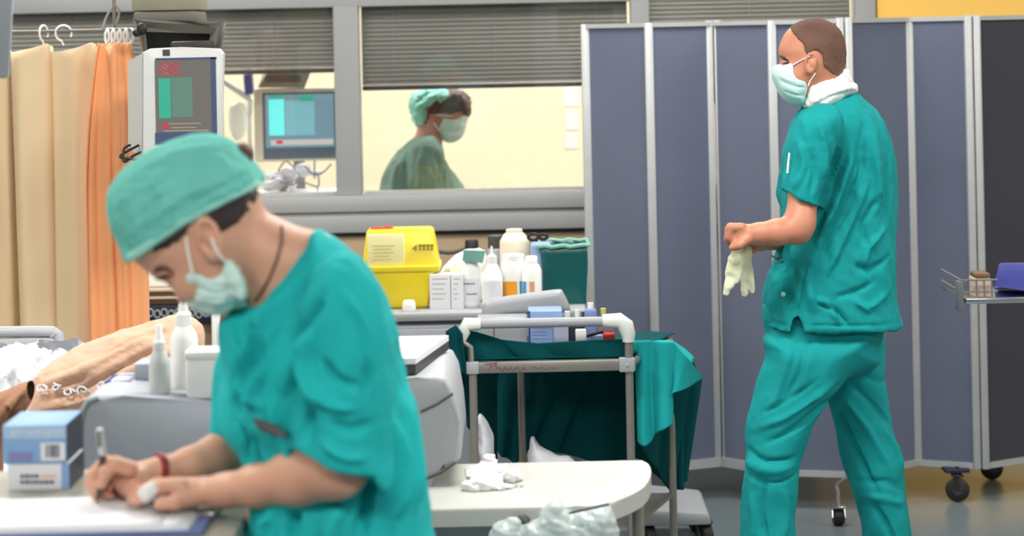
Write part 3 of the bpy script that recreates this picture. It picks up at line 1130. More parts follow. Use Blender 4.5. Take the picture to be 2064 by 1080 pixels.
# raised front rail with white corners
rl = PX(938, 650, fd)[0]
rr = PX(1262, 650, fd)[0]
rail = MB().tube([(rl + .03, fd, zr), (rr - .04, fd, zr)], .0145, 12).build('push_rail', 'pgrey', tr)
b = MB().tube([(rl - .012, fd, zr - .05), (rl - .004, fd, zr - .02), (rl + .004, fd, zr), (rl + .045, fd, zr)], [.012, .02, .021, .018], 12)
b.build('corner_joint', 'white_metal', tr)
b = MB().tube([(rr - .07, fd, zr + .002), (rr - .02, fd, zr + .002), (rr - .002, fd, zr - .014), (rr + .006, fd, zr - .04), (rr + .006, fd, zr - .062)], [.019, .023, .025, .021, .017], 12)
b.build('corner_joint', 'white_metal', tr)
MB().tube([(rl - .012, fd, zr - .05), (fl - .006, fd, zb_ + .06), (fl - .004, fd, zb_)], .0095, 10).build('upright', 'steel', tr)
MB().tube([(rr + .006, fd, zr - .05), (fr_, fd, zb_)], .0125, 10).build('upright', 'steel', tr)
b = MB().box((fr_ - .03, fd - .02, zb_ - .02), (fr_ + .016, fd + .016, zb_ + .021), .004)
b.sphere((fr_ - .006, fd - .02, zb_), .006, (1, .4, 1), 10, 6)
b.build('bar_clamp', 'pgrey', tr)
MB().box((fl - .02, fd - .018, zb_ - .017), (fl + .018, fd + .014, zb_ + .018), .004).build('bar_clamp', 'pgrey', tr)
# red handwriting on the front bar (illegible strokes)
b = MB()
yy = fd - .0152


def ink(pts, r=.0014):
    b.tube([Vector((PX(x, y, fd)[0], yy, PX(x, y, fd)[1])) for x, y in pts], r, 5)


ink([(976, 732), (1002, 729)])
ink([(990, 730), (986, 745)])
ink([(990, 737), (1000, 731), (1000, 744)])
ink([(1004, 737), (1012, 745), (1018, 737), (1022, 745), (1030, 738), (1034, 746), (1042, 737), (1050, 746), (1056, 738), (1062, 744)])
ink([(1070, 740), (1078, 736), (1084, 741), (1092, 737), (1100, 742), (1110, 738), (1122, 741)], .001)
b.build('handwriting', 'ink_red', tr)

# cloths -------------------------------------------------
rs = random.Random(5)


def hang(name, top, bot, material, label, nu=60, nv=40, amp=.012, freq=7, phase=0., thick=.003, parent=None, orig=None, dd=0.0, ybow=0.0, group=None, jag=None):
    """cloth hanging from a top curve to a bottom curve (lists of (px, py, d)); folds deepen downwards"""
    tp = [np.array(P(*p)) for p in top]
    bp = [np.array(P(*p)) for p in bot]

    def along(c, u):
        n = len(c) - 1
        i = min(int(u * n), n - 1)
        t = u * n - i
        t = t * t * (3 - 2 * t) if n > 1 and jag is None else t
        return c[i] * (1 - t) + c[i + 1] * t

    def fn(u, v):
        a, c = along(tp, u), along(bp, u)
        p = a * (1 - v) + c * v
        w = amp * (.25 + .75 * v)
        ph = freq * 2 * math.pi * u + phase + .8 * math.sin(3 * u + 2 * v)
        p = p + np.array((w * .4 * math.cos(ph), w * math.sin(ph) + ybow * math.sin(math.pi * v), 0))
        return Vector(p)
    o = sheet_obj(name, fn, nu, nv, material, parent, orig if orig is not None else tuple(along(tp, .5)), thick)
    tag(o, label, 'cloth' if label else None, group)
    return o


# big cloth, its shade darkened into the colour: over the tray, down the back and both sides -- one object with parts
cl = thing('surgical_drape', ((fl + br) / 2, 6.85, zb_ + .005), 'large teal drape with shade in its colour, spread over the trolley and hanging to shelf height', 'cloth')
zt_ = zb_ + .021


def tray_pt(u, v):
    a = Vector((fl - .03, fd + .03, 0)).lerp(Vector((fr_ + .0, fd + .03, 0)), u)
    c = Vector((bl - .03, bd + .04, 0)).lerp(Vector((br + .02, bd + .04, 0)), u)
    p = a.lerp(c, v)
    p.z = zt_ + .004 * math.sin(u * 21 + v * 9) * math.sin(v * 14)
    return p


sheet_obj('top_panel', tray_pt, 30, 20, 'teal_shaded', cl)
hang('rear_panel', [(1005, 728, bd + .04), (1200, 735, bd + .04), (1378, 730, bd + .04)],
     [(985, 850, bd + .04), (1010, 920, bd + .05), (1040, 935, bd + .05), (1075, 890, bd + .05), (1120, 912, bd + .05), (1200, 930, bd + .05), (1290, 925, bd + .05), (1350, 985, bd + .04), (1375, 985, bd + .03)],
     'teal_shaded', None, nu=80, nv=30, amp=.016, freq=6, parent=cl)
hang('side_panel', [(906, 668, 6.70), (930, 700, 6.76), (1000, 738, 7.05)], [(905, 735, 6.70), (945, 860, 6.76), (1000, 925, 7.05)], 'teal_shaded', None, nu=30, nv=24, amp=.012, freq=3, parent=cl)
# rim gathered in front of the items
hang('front_roll', [(922, 662, fd + .012), (958, 668, fd + .03), (1010, 684, fd + .03), (1085, 692, fd + .03), (1180, 686, fd + .03), (1262, 683, fd + .03)],
     [(930, 735, fd + .03), (990, 735, fd + .04), (1060, 735, fd + .04), (1130, 735, fd + .04), (1200, 735, fd + .04), (1262, 735, fd + .03)], 'teal_shaded', None, nu=60, nv=16, amp=.006, freq=3.5, parent=cl)
hang('side_flap', [(898, 668, 6.60), (918, 655, 6.58), (932, 672, 6.56)], [(905, 735, 6.62), (925, 750, 6.6), (942, 758, 6.58)], 'teal_shaded', None, nu=16, nv=14, amp=.008, freq=1.6, parent=cl)
hang('rear_corner', [(1284, 735, bd - .16), (1330, 735, bd - .05), (1398, 728, bd + .02), (1414, 765, bd + .04)],
     [(1288, 890, bd - .14), (1325, 950, bd - .02), (1352, 990, bd + .02), (1382, 968, bd + .04)], 'teal_shaded', None, nu=40, nv=30, amp=.012, freq=3, parent=cl)

lc = thing('teal_cloth', tuple(P(1330, 690, 6.9)), 'bright teal cloth draped over the right end of the trolley', 'cloth')
tA = [P(1280, 690, 6.72), P(1350, 689, 6.74), P(1392, 735, 6.78)]
tB = [P(1278, 686, 7.0), P(1360, 688, 7.05), P(1400, 722, 7.08)]


def lctop(u, v):
    n = 2
    i = min(int(u * n), n - 1)
    t = u * n - i
    p = tA[i].lerp(tA[i + 1], t).lerp(tB[i].lerp(tB[i + 1], t), v)
    p.z += .003 * math.sin(9 * u + 7 * v)
    return p


hang('front_fall', [(1276, 688, 6.72), (1300, 686, 6.70), (1330, 688, 6.69), (1358, 690, 6.69), (1385, 722, 6.72), (1418, 762, 6.78)],
     [(1288, 885, 6.70), (1297, 898, 6.68), (1330, 872, 6.66), (1352, 850, 6.66), (1356, 790, 6.68), (1417, 766, 6.76)], 'teal_lit', None, nu=70, nv=46, amp=.020, freq=3.4, phase=.6, parent=lc, jag=1)
sheet_obj('top_fold', lctop, 16, 12, 'teal_lit', lc)

# items in the trolley
def item_box(name, x0, y0, x1, y1, d, depth, material, label, cat='box', bev=.003, zb=None, par=None, group=None):
    a = P((x0 + x1) / 2, y1, d)
    zz = a.z if zb is None else zb
    o = MB().pbox(x0, y0, x1, y1, d, depth, bev)
    if zb is not None:
        zt2 = max(v.co.z for v in o.bm.verts)
        zb2 = min(v.co.z for v in o.bm.verts)
        for v in o.bm.verts:
            v.co.z = zt2 - (zt2 - v.co.z) * (zt2 - zb) / (zt2 - zb2)
    ob = o.build(name, material, par, (a.x, d + depth / 2, zz))
    if label:
        tag(ob, label, cat, group)
    return ob


zi = zt_ + .006
gb = thing('supply_box', (P(1018, 660, 6.72).x, 6.75, zi), 'light grey carton in the trolley tray behind the front rail', 'box')
o = item_box('box', 962, 645, 1063, 694, 6.72, .15, 'pgrey', None, zb=zi, par=gb)
MB().pbox(994, 650, 997, 690, 6.7195, .001).build('seam', mat('seam_brown', (120, 96, 90), .6), gb, smooth=False)
bb = thing('glove_carton', (P(1100, 655, 6.71).x, 6.72, zi), 'pale blue printed carton right of the grey carton in the trolley', 'box')
item_box('box', 1065, 627, 1134, 692, 6.70, .12, mat('box_pale_blue', (132, 160, 204), .5, var=.1, scale=20), None, zb=zi, par=bb)
b = MB()
for k in range(4):
    b.pbox(1072, 660 + k * 7, 1112 - (k * 11) % 14, 662.5 + k * 7, 6.6993, .001)
b.build('print', 'violet_print', bb, smooth=False)
MB().pbox(1064.5, 627, 1069, 692, 6.6990, .0015).build('edge_stripe', mat('navy_blue', (40, 76, 128), .5), bb, smooth=False)
item_box('small_carton', 1116, 648, 1146, 690, 6.68, .05, mat('card_lilac', (164, 170, 196), .5), 'small lilac grey carton with an orange mark in the trolley', zb=zi)
item_box('ink_carton', 1144, 655, 1172, 691, 6.69, .05, 'navy', 'small dark navy carton in the middle of the trolley tray', zb=zi)
c = P(1148, 634, 6.76)


def small_bottle(px, y0, d, w, material, capm, label):
    c = P(px, y0, d)
    R = w / 2 * d / F
    t = thing('vial', (c.x, d, zi), label, 'vial')
    H = c.z - zi
    MB().lathe((c.x, d, zi), [(0, 0), (R, 0), (R, H * .66), (R * .5, H * .76), (R * .5, H * .8), (0, H * .8)], 16).build('body', material, t)
    MB().lathe((c.x, d, zi), [(R * .62, H * .78), (R * .62, H), (0, H)], 14).build('cap', capm, t)


small_bottle(1143, 627, 6.78, 20, 'white', 'white', 'white vial with blue dot standing behind the lilac carton')
small_bottle(1163, 624, 6.80, 15, 'syringe', 'white', 'clear vial with white cap behind the navy carton')
small_bottle(1176, 628, 6.76, 14, 'black', 'dgrey', 'black vial in the trolley between the white vials')
small_bottle(1190, 610, 6.78, 20, 'white', 'white', 'tallest white vial at the right of the trolley tray')
item_box('swab_packet', 1178, 624, 1203, 642, 6.74, .03, mat('packet_blue', (120, 140, 190), .5), 'pale blue swab packet upright in the trolley', 'packet', zb=zi)
small_bottle(1216, 621, 6.77, 18, 'olive', 'olive', 'olive green vial near the right corner joint')
item_box('white_packet', 1160, 664, 1182, 690, 6.665, .02, 'white', 'small white packet standing at the front of the trolley', 'packet', zb=zi)
c = P(1195, 668, 6.66)
o = MB().tube([P(1182, 677, 6.655), P(1216, 668, 6.655)], .005, 8).build('marker_pen', 'black', None, tuple(P(1182, 677, 6.655)))
tag(o, 'black marker pen resting on the packets in the trolley', 'pen')
item_box('label_roll', 1216, 672, 1240, 690, 6.665, .03, 'red', 'small red packet at the right end of the trolley tray', 'packet', zb=zi)
item_box('foil_packet', 1190, 676, 1216, 692, 6.66, .03, mat('packet_pale', (150, 176, 214), .4), 'pale blue packet below the black marker in the trolley', 'packet', zb=zi)
item_box('brown_vial_box', 1206, 648, 1238, 690, 6.70, .04, mat('card_mauve', (120, 104, 110), .5), 'mauve grey carton under the right corner of the front rail', zb=zi)

# tilted grey plastic cover leaning behind the rail
Fd = Field(P(960, 690, 7.0) - Vector((.03, .35, .03)), P(1160, 570, 7.0) + Vector((.05, .2, .03)), .006)
Fd.infl([(972, 668), (970, 640), (973, 615), (985, 603), (1010, 598), (1120, 583), (1135, 588), (1150, 622), (1140, 630), (1060, 634), (1005, 641), (998, 668)], 6.92, .03, .02, 0.0, smooth=3)
V, Q = Fd.extract(2)
o = sdf_obj('plastic_cover', V, Q, 'pgrey', None, tuple(P(1050, 668, 6.92)))
tag(o, 'tilted light grey moulded plastic cover above the trolley items', 'cover')
o = MB().tube([Vector((P(984, 640, 6.92).x, 6.94, zt_)), P(984, 640, 6.94)], .012, 8).build('cover_stand', 'pgrey', o)

# ------------------------------------------------------------------ grey supply cart with pull-out shelf (right of the woman)
gd = 4.62
gz = P(860, 750, 4.7).z
ca = thing('supply_cart', (P(880, 900, 4.8).x, 4.9, 0), 'light grey moulded supply cart with a pull-out shelf behind the writing woman', 'cart')
xl = PX(560, 900, gd)[0]
b = MB()
prof = [(640, 1100), (640, 772), (840, 760), (880, 755), (902, 765), (915, 790), (926, 850), (931, 905), (928, 925), (900, 945), (860, 962), (845, 1100)]
b.prism(prof, gd, .42, .012)
for v in b.bm.verts:
    if v.co.z < P(840, 1040, gd).z:
        v.co.z = .09
b.build('body', 'pgrey', ca)
b = MB().tube([P(848, 830, gd - .002), P(880, 815, gd - .002), P(913, 793, gd - .002)], .0028, 6)
b.build('seam', 'dgrey', ca)
b = MB().tube([P(852, 968, gd - .004), P(890, 952, gd - .004), P(918, 932, gd - .004)], .003, 6)
b.build('seam', 'dgrey', ca)
# shelf: rounded tray surface
zs = P(1085, 1003, 4.54).z
sx0 = PX(700, 990, 4.55)[0]
pts = []
for (px, py, d) in ((860, 998, 4.42), (1240, 1003, 4.42), (1290, 985, 4.50), (1312, 952, 4.64), (1300, 938, 4.84), (1200, 936, 4.86), (930, 930, 4.86), (860, 930, 4.86)):
    pass
ring = [(sx0, 4.40), (PX(1150, 990, 4.40)[0], 4.40), (PX(1225, 990, 4.42)[0], 4.42), (PX(1290, 970, 4.54)[0], 4.54), (PX(1311, 955, 4.68)[0], 4.68), (PX(1308, 940, 4.80)[0], 4.80), (PX(1290, 935, 4.86)[0], 4.86), (sx0, 4.86)]
zs = P(1000, 932, 4.86).z
rg = cm_spline(ring[1:7], 5, False)
rg = [ring[0]] + [tuple(q) for q in rg] + [ring[7]]


def plate(b, ring, z0, z1, ins=0.0, bev=0.0):
    cx = sum(p[0] for p in ring) / len(ring)
    cy = sum(p[1] for p in ring) / len(ring)
    A = [b.bm.verts.new((p[0] + (cx - p[0]) * ins, p[1] + (cy - p[1]) * ins, z1)) for p in ring]
    B = [b.bm.verts.new((p[0] + (cx - p[0]) * ins, p[1] + (cy - p[1]) * ins, z0)) for p in ring]
    f = b.bm.faces.new(A)
    b.bm.faces.new(list(reversed(B)))
    n = len(A)
    for k in range(n):
        b.bm.faces.new((B[k], B[(k + 1) % n], A[(k + 1) % n], A[k]))
    if bev:
        bmesh.ops.bevel(b.bm, geom=list(f.edges), offset=bev, segments=3, profile=.5, affect='EDGES')


b = MB()
plate(b, rg, zs - .036, zs, 0, .008)
b.build('pull_out_shelf', 'shelf', ca)
b = MB()
for (px, py, w) in ((1040, 968, 5), (1051, 970, 4)):
    d = 4.60
    x, _ = PX(px, py, d)
    b.box((x - .004, d - .012, zs - .001), (x + .004, d + .012, zs + .0006))
b.build('shelf_emblem', 'print_grey', ca)
# body below shelf
b = MB()
x1_ = PX(1165, 1050, 4.52)[0]
b.box((sx0, 4.50, .09), (x1_ - .10, 4.86, zs - .04), .012)
b.build('lower_body', 'pgrey', ca)
b = MB().box((x1_ - .10, 4.48, zs - .075), (PX(1236, 1010, 4.5)[0], 4.84, zs - .038), .006)
b.build('shelf_carrier', 'pgrey', ca)
MB().tube([(PX(1286, 1030, 4.62)[0], 4.62, zs - .03), (PX(1286, 1030, 4.62)[0], 4.62, .09)], .013, 10).build('shelf_post', 'steel', ca)
MB().box((PX(1160, 1030, 4.66)[0], 4.64, .09), (PX(1286, 1030, 4.66)[0], 4.68, .13), .006).build('base_arm', 'pgrey', ca)
for x, y in ((sx0 + .06, 4.6), (PX(1286, 1030, 4.62)[0], 4.64), (sx0 + .06, 4.95), (PX(880, 1030, 4.62)[0], 4.64)):
    caster(ca, x, y, .1, .036, .03, 'dgrey', 'black', .3)
b = MB().box((PX(600, 1030, 4.62)[0], 4.6, .075), (PX(1290, 1030, 4.62)[0], 4.66, .10), .006)
b.build('base_arm', 'pgrey', ca)
# folder and blue tray on the cart top
gzt = P(880, 755, gd).z
b = MB()
q = [P(760, 742, 4.66), P(838, 752, 4.66), P(908, 712, 4.96), P(826, 704, 5.02)]
zz = gzt + .032
q = [Vector((PX(760, 0, 4.64)[0], 4.64, zz)), Vector((PX(838, 748, 4.64)[0], 4.64, zz)), Vector((PX(905, 712, 4.98)[0], 4.98, zz)), Vector((PX(780, 706, 4.98)[0], 4.98, zz))]
b.hexa([q[0] - Vector((0, 0, .012)), q[1] - Vector((0, 0, .012)), q[1], q[0], q[3] - Vector((0, 0, .012)), q[2] - Vector((0, 0, .012)), q[2], q[3]])
o = b.build('paper_stack', 'paper', None, tuple(q[1]), smooth=False)
tag(o, 'white paper stack on the dark tray beside the teal drape', 'paper')
b = MB()
dn = Vector((0, 0, -.0125))
q2 = [p + dn for p in q]
h = Vector((0, 0, -.019))
b.hexa([q2[0] + h, q2[1] + h, q2[1], q2[0], q2[3] + h, q2[2] + h, q2[2], q2[3]])
o = b.build('letter_tray', 'dgrey', None, tuple(q2[1] + h), smooth=False)
tag(o, 'dark grey flat tray under the white paper stack', 'tray')
o = MB().box((PX(800, 750, 5.06)[0], 4.98, gz - .05), (PX(900, 750, 5.06)[0], 5.05, gz + .02), .004).build('blue_folder', 'blue_item', None, tuple(P(850, 770, 5.0)))
tag(o, 'blue folder behind the dark tray on the grey cart', 'folder')
bpy.data.objects.remove(o)
# crumpled tissue
c = P(992, 970, 4.62)
Fd = Field((c.x - .07, 4.50, zs - .01), (c.x + .07, 4.76, zs + .09), .0035)
for k in range(14):
    a = rs.uniform(-.03, .03)
    Fd.ell((c.x + a, 4.62 + rs.uniform(-.05, .05), zs + rs.uniform(.004, .024)), (rs.uniform(.018, .034), rs.uniform(.018, .032), rs.uniform(.007, .018)), .004)
Fd.ell((c.x - .006, 4.66, zs + .034), (.014, .012, .026), .012)
V, Q = Fd.extract(1)
V = wrinkle(V, Q, .003, 260, seed=9)
V[:, 2] = np.maximum(V[:, 2], zs + .0005)
o = sdf_obj('crumpled_tissue', V, Q, 'gauze', None, (c.x, 4.62, zs))
tag(o, 'crumpled white tissue lying on the pull-out shelf', 'tissue')
# waste bag hanging under the shelf
Fd = Field((PX(985, 1000, 4.42)[0], 4.22, P(1100, 1135, 4.4).z), (PX(1245, 1000, 4.42)[0], 4.42, P(1100, 985, 4.4).z), .004)
Fd.infl([(1096, 1030), (1122, 1004), (1142, 1026), (1160, 1034), (1230, 1020), (1234, 1120), (1050, 1122), (1055, 1055), (1085, 1045)], 4.33, .05, .05, 0, smooth=4)
Fd.infl([(990, 1075), (1010, 1050), (1040, 1040), (1050, 1055), (1062, 1120), (990, 1120)], 4.33, .04, .03, .005, smooth=3)
V, Q = Fd.extract(1)
V = wrinkle(V, Q, .004, 55, seed=12, octaves=3)
o = sdf_obj('waste_bag', V, Q, 'bag', None, tuple(P(1140, 1000, 4.44)))
tag(o, 'clear plastic waste bag hanging under the pull-out shelf', 'bag')
b = MB()
b.tube([P(1147, 1034, 4.272), P(1228, 1016, 4.272)], .0028, 6)
b.build('bag_clip', 'dgrey', o)
# dark slanted handle left of the bag
o = MB().tube([P(1024, 1090, 4.38), P(1050, 1050, 4.38), P(1066, 1044, 4.42)], [.016, .014, .008], 8).build('lever', 'dgrey', ca)
# second trolley base behind (grey base with caster)
wb = thing('monitor_stand', (PX(1360, 1060, 7.5)[0], 7.6, 0), 'grey plastic wheeled base showing under the trolley legs', 'stand')
x0, x1 = PX(1285, 1030, 7.5)[0], PX(1432, 1030, 7.5)[0]
b = MB().hexa([(x0, 7.44, .085), (x1, 7.44, .085), (x1 - .01, 7.44, .125), (x0, 7.44, .145), (x0, 7.78, .085), (x1, 7.78, .085), (x1 - .01, 7.78, .135), (x0, 7.78, .165)])
bmesh.ops.bevel(b.bm, geom=list(b.bm.edges), offset=.012, segments=2, profile=.5, affect='EDGES')
b.build('base', 'pgrey', wb)
MB().tube([(x0 + .03, 7.62, .14), (x0 + .03, 7.62, .5)], .018, 12).build('column', 'steel', wb)
caster(wb, PX(1418, 1050, 7.5)[0], 7.48, .095, .042, .04, 'dgrey', 'black', .35, hub='dgrey')
caster(wb, x0 + .03, 7.48, .095, .042, .04, 'dgrey', 'black', .35)
caster(wb, x1 - .03, 7.74, .095, .04, .04, 'dgrey', 'black', .35)
caster(wb, x0 + .03, 7.74, .095, .04, .04, 'dgrey', 'black', .35)
# crumpled white bags below the drape, on the trolley's lower shelf
for (poly, d, lab) in (([(960, 840), (985, 858), (998, 885), (996, 925), (1015, 965), (955, 965)], 6.66, 'white crumpled sack behind the left trolley leg'),
                       ([(1070, 885), (1088, 898), (1120, 915), (1160, 928), (1180, 965), (1072, 965)], 6.80, 'translucent white sack under the shade-toned teal drape')):
    lo = P(min(p[0] for p in poly), max(p[1] for p in poly), d)
    hi = P(max(p[0] for p in poly), min(p[1] for p in poly), d)
    zbt = .2725
    pp = [(x, y) for x, y in poly]
    Fd = Field((lo.x - .03, d - .1, zbt - .03), (hi.x + .03, d + .12, hi.z + .03), .006)
    n = len(pp)
    c2 = P(pp[-1][0], 1100, d)
    yb = 1040 + (c2.z - zbt) * 0
    py = CY + (CAMZ - zbt) * F / d
    pp[-1] = (pp[-1][0], py)
    pp[-2] = (pp[-2][0], py)
    Fd.infl(pp, d, .06, .05, 0, smooth=3)
    V, Q = Fd.extract(1)
    V = wrinkle(V, Q, .003, 40, seed=21)
    V[:, 2] = np.maximum(V[:, 2], zbt)
    o = sdf_obj('waste_sack', V, Q, 'sheet', None, ((lo.x + hi.x) / 2, d, zbt))
    tag(o, lab, 'sack')

# ------------------------------------------------------------------ tray table at the right edge
td = 6.5
tz = P(2000, 605, td).z
tb = thing('overbed_table', (PX(2150, 700, td)[0], td + .2, 0), 'steel overbed tray table entering at the right edge', 'table')
x0 = PX(1945, 600, td)[0]
x1 = PX(2290, 600, td)[0]
MB().box((x0, td, tz - .006), (x1, td + .38, tz + .006), .004).build('table_top', 'chrome', tb)
MB().box((x0, td - .008, tz - .009), (x1, td + .004, tz + .009), .004).build('front_rim', 'chrome', tb)
# wire basket corner
b = MB()
for z in (tz + .026, tz + .06):
    b.tube([(x0 - .01, td - .002, z), (PX(2010, 560, td)[0], td - .002, z)], .003, 6)
    b.tube([(x0 - .01, td - .002, z), (x0 - .01, td + .3, z)], .003, 6)
for k in range(5):
    xx = x0 - .01 + k * .022
    b.tube([(xx, td - .002, tz - .008), (xx, td - .002, tz + .062)], .0025, 6)
b.build('wire_guard', 'steel', tb)
MB().box((x0 - .022, td - .006, tz - .03), (x0 - .004, td + .03, tz + .058), .004).build('corner_block', mat('smoky_plastic', (104, 108, 116), .3), tb)
cxp = x1 - .08
MB().box((cxp - .03, td + .14, .08), (cxp + .03, td + .24, tz - .006), .006).build('column', 'white_metal', tb)
MB().box((x0 + .12, td + .02, .06), (x1, td + .08, .09), .006).build('base_leg', 'white_metal', tb)
MB().box((x0 + .12, td + .30, .06), (x1, td + .36, .09), .006).build('base_leg', 'white_metal', tb)
MB().box((cxp - .03, td + .02, .062), (cxp + .03, td + .36, .092), .006).build('base_leg', 'white_metal', tb)
for x in (x0 + .15, x1 - .03):
    for y in (td + .05, td + .33):
        caster(tb, x, y, .07, .025, .02, 'steel', 'black', .4)
o = MB().hexa([P(2003, 578, td + .04), P(2120, 578, td + .04), P(2120, 528, td + .04), P(2014, 530, td + .04),
               P(2003, 578, td + .2), P(2120, 578, td + .2), P(2120, 528, td + .2), P(2014, 530, td + .2)])
zmin = min(v.co.z for v in o.bm.verts)
for v in o.bm.verts:
    if v.co.z < zmin + .02:
        v.co.z = tz + .0065
bmesh.ops.bevel(o.bm, geom=list(o.bm.edges), offset=.006, segments=2, profile=.5, affect='EDGES')
ob = o.build('blue_bin', 'blue_item', None, (P(2060, 570, td).x, td + .12, tz + .0065))
tag(ob, 'indigo blue plastic box on the steel tray table', 'box')
ob = item_box('dressing_pack', 1964, 561, 1998, 584, td + .02, .08, mat('dressing_rose', (206, 176, 168), .6, var=.1, scale=30, col2=(180, 170, 150)), 'pale rose dressing pack beside the indigo box', 'pack', zb=tz + .0065)
ob = item_box('brown_roll', 1966, 551, 1996, 560, td + .02, .08, mat('brown_tape', (112, 84, 60), .6), 'brown tape box resting on the pale rose pack', 'box')

# ------------------------------------------------------------------ curtains
CUD = 7.0
rz = P(140, 62, CUD).z
rxa, rxb = PX(26, 62, CUD)[0], PX(268, 62, CUD)[0]
rl_ = thing('curtain_rail', (rxa, CUD, rz), 'thin steel curtain rail at the upper left carrying plastic rings', 'rail')
MB().tube([(rxa - .5, CUD, rz), (rxb + .06, CUD, rz)], .005, 8).build('rod', 'steel', rl_)
MB().tube([(PX(231, 60, CUD)[0], CUD, rz), (PX(231, 60, CUD)[0], CUD, CEIL)], .006, 8).build('hanger_rod', 'steel', rl_)
MB().tube([(rxa - .45, CUD, rz), (rxa - .45, CUD, CEIL)], .007, 8).build('hanger_rod', 'steel', rl_)


def curtain(name, label, pxa, pxb, pytop, pybot, d, material, nf, amp, seed, zbot=.12, gather=None, scal=0.0):
    ra = random.Random(seed)
    xa, xb = PX(pxa, 300, d)[0], PX(pxb, 300, d)[0]
    zt = P((pxa + pxb) / 2, pytop, d).z
    ph = [ra.uniform(-.5, .5) for _ in range(6)]
    hooks = [0.0, .20, .42, .62, .82, 1.0]

    def fn(u, v):
        x = xa + (xb - xa) * u
        uu = u + .025 * math.sin(6.3 * u * 1.7 + ph[0] * 4) + .03 * (v - .3) * math.sin(9 * u + ph[1])
        w = math.sin(2 * math.pi * nf * uu + ph[2])
        w2 = math.sin(2 * math.pi * nf * 2.3 * uu + ph[3] * 5)
        a = amp * (.55 + .45 * min(1, v * 4))
        y = d + a * w + a * .28 * w2 + .01 * math.sin(v * 5 + u * 8)
        x += amp * .45 * math.cos(2 * math.pi * nf * uu + ph[2]) * (1 if 0.02 < u < .98 else 0)
        if gather:
            x = x + (gather[0] - u) * gather[1] * (1 - min(1, v * 3.2)) ** 2
        z = zt + (zbot - zt) * v
        if v < .35:
            z -= scal * (1 - v / .35) * abs(math.sin(math.pi * nf * u + ph[2] / 2))
        return Vector((x, y, z))
    o = sheet_obj(name, fn, 150, 50, material, None, ((xa + xb) / 2, d, zbot), .004)
    tag(o, label, 'curtain')
    return o


curtain('curtain', 'cream fabric curtain hanging at the far left', -90, 188, 88, 700, CUD, 'curtain_cream', 3.2, .05, 3, scal=.026)
curtain('curtain', 'gathered orange fabric curtain beside the cream one', 176, 286, 86, 700, CUD - .11, 'curtain_orange', 5.2, .04, 8, gather=(.5, .09), scal=.012)
# rings
k = 0
for px, lab, r in ((88, 'first white ring from the left on the curtain rail, upright', 16), (128, 'open white curtain hook between the lone ring and the cluster', 16)):
    c = P(px, 67, CUD)
    rr_ = r * CUD / F
    pts = [(c.x + (.35 if px == 88 else 1) * rr_ * math.cos(a), CUD + (.9 if px == 88 else .1) * rr_ * math.cos(a), c.z + rr_ * math.sin(a)) for a in [math.radians(-30 + q * 22) for q in range(14)]]
    b = MB().tube(pts, .0035, 6)
    b.tube([pts[-1], (c.x, CUD, P(px, 92, CUD).z)], .003, 6)
    o = b.build('curtain_ring', 'white', None, tuple(c))
    tag(o, lab, 'ring', 'curtain rings')
for k in range(9):
    px = 213 + k * 6.2
    c = P(px, 72, CUD - .02)
    rr_ = 15 * CUD / F
    tl = -.5 + k * .12
    pts = [(c.x + .45 * rr_ * math.cos(a) * (1 if k % 2 else -1), CUD + rr_ * math.cos(a) * .9, c.z + rr_ * math.sin(a)) for a in [math.radians(q * 24) for q in range(15)]]
    o = MB().tube(pts, .0033, 6, closed=True)
    o.tube([pts[11], (c.x, CUD - .05, P(px, 92, CUD).z)], .0028, 5)
    o = o.build('curtain_ring', 'white', None, tuple(c))
    tag(o, '%s white curtain ring from the left in the bunched cluster' % ['first', 'second', 'third', 'fourth', 'fifth', 'sixth', 'seventh', 'eighth', 'ninth'][k], 'ring', 'curtain rings bunched over the orange curtain')
# plastic chain loop rising above the cluster
c = P(228, 40, CUD)
pts = [P(206, 60, CUD), P(212, 40, CUD), P(222, 20, CUD), P(232, 10, CUD), P(240, 22, CUD), P(236, 42, CUD), P(228, 52, CUD)]
o = MB().tube([Vector(p) for p in cm_spline([tuple(p) for p in pts], 6, False)], .004, 6)
o.tube([P(228, 8, CUD), P(228, -30, CUD)], .003, 6)
o = o.build('chain_loop', 'pgrey', None, tuple(c))
tag(o, 'grey loop of curtain hooks standing up above the ring cluster', 'hook')

# grey housing at the far left edge
o = MB()
a = P(6, 80, 4.3)
o.hexa([P(-60, 158, 4.3), P(19, 158, 4.3), P(29, -30, 4.3), P(-60, -30, 4.3), P(-60, 158, 4.6), P(17, 158, 4.6), P(27, -30, 4.6), P(-60, -30, 4.6)])
bmesh.ops.bevel(o.bm, geom=list(o.bm.edges), offset=.008, segments=2, profile=.5, affect='EDGES')
hg = thing('lamp_housing', tuple(P(-20, 158, 4.4)), 'grey housing hanging into the upper left corner', 'housing')
o.build('housing', 'pgrey_mid', hg)
MB().tube([P(-30, -20, 4.45), Vector((P(-30, -20, 4.45).x, 4.45, CEIL))], .03, 12).build('drop_tube', 'pgrey', hg)

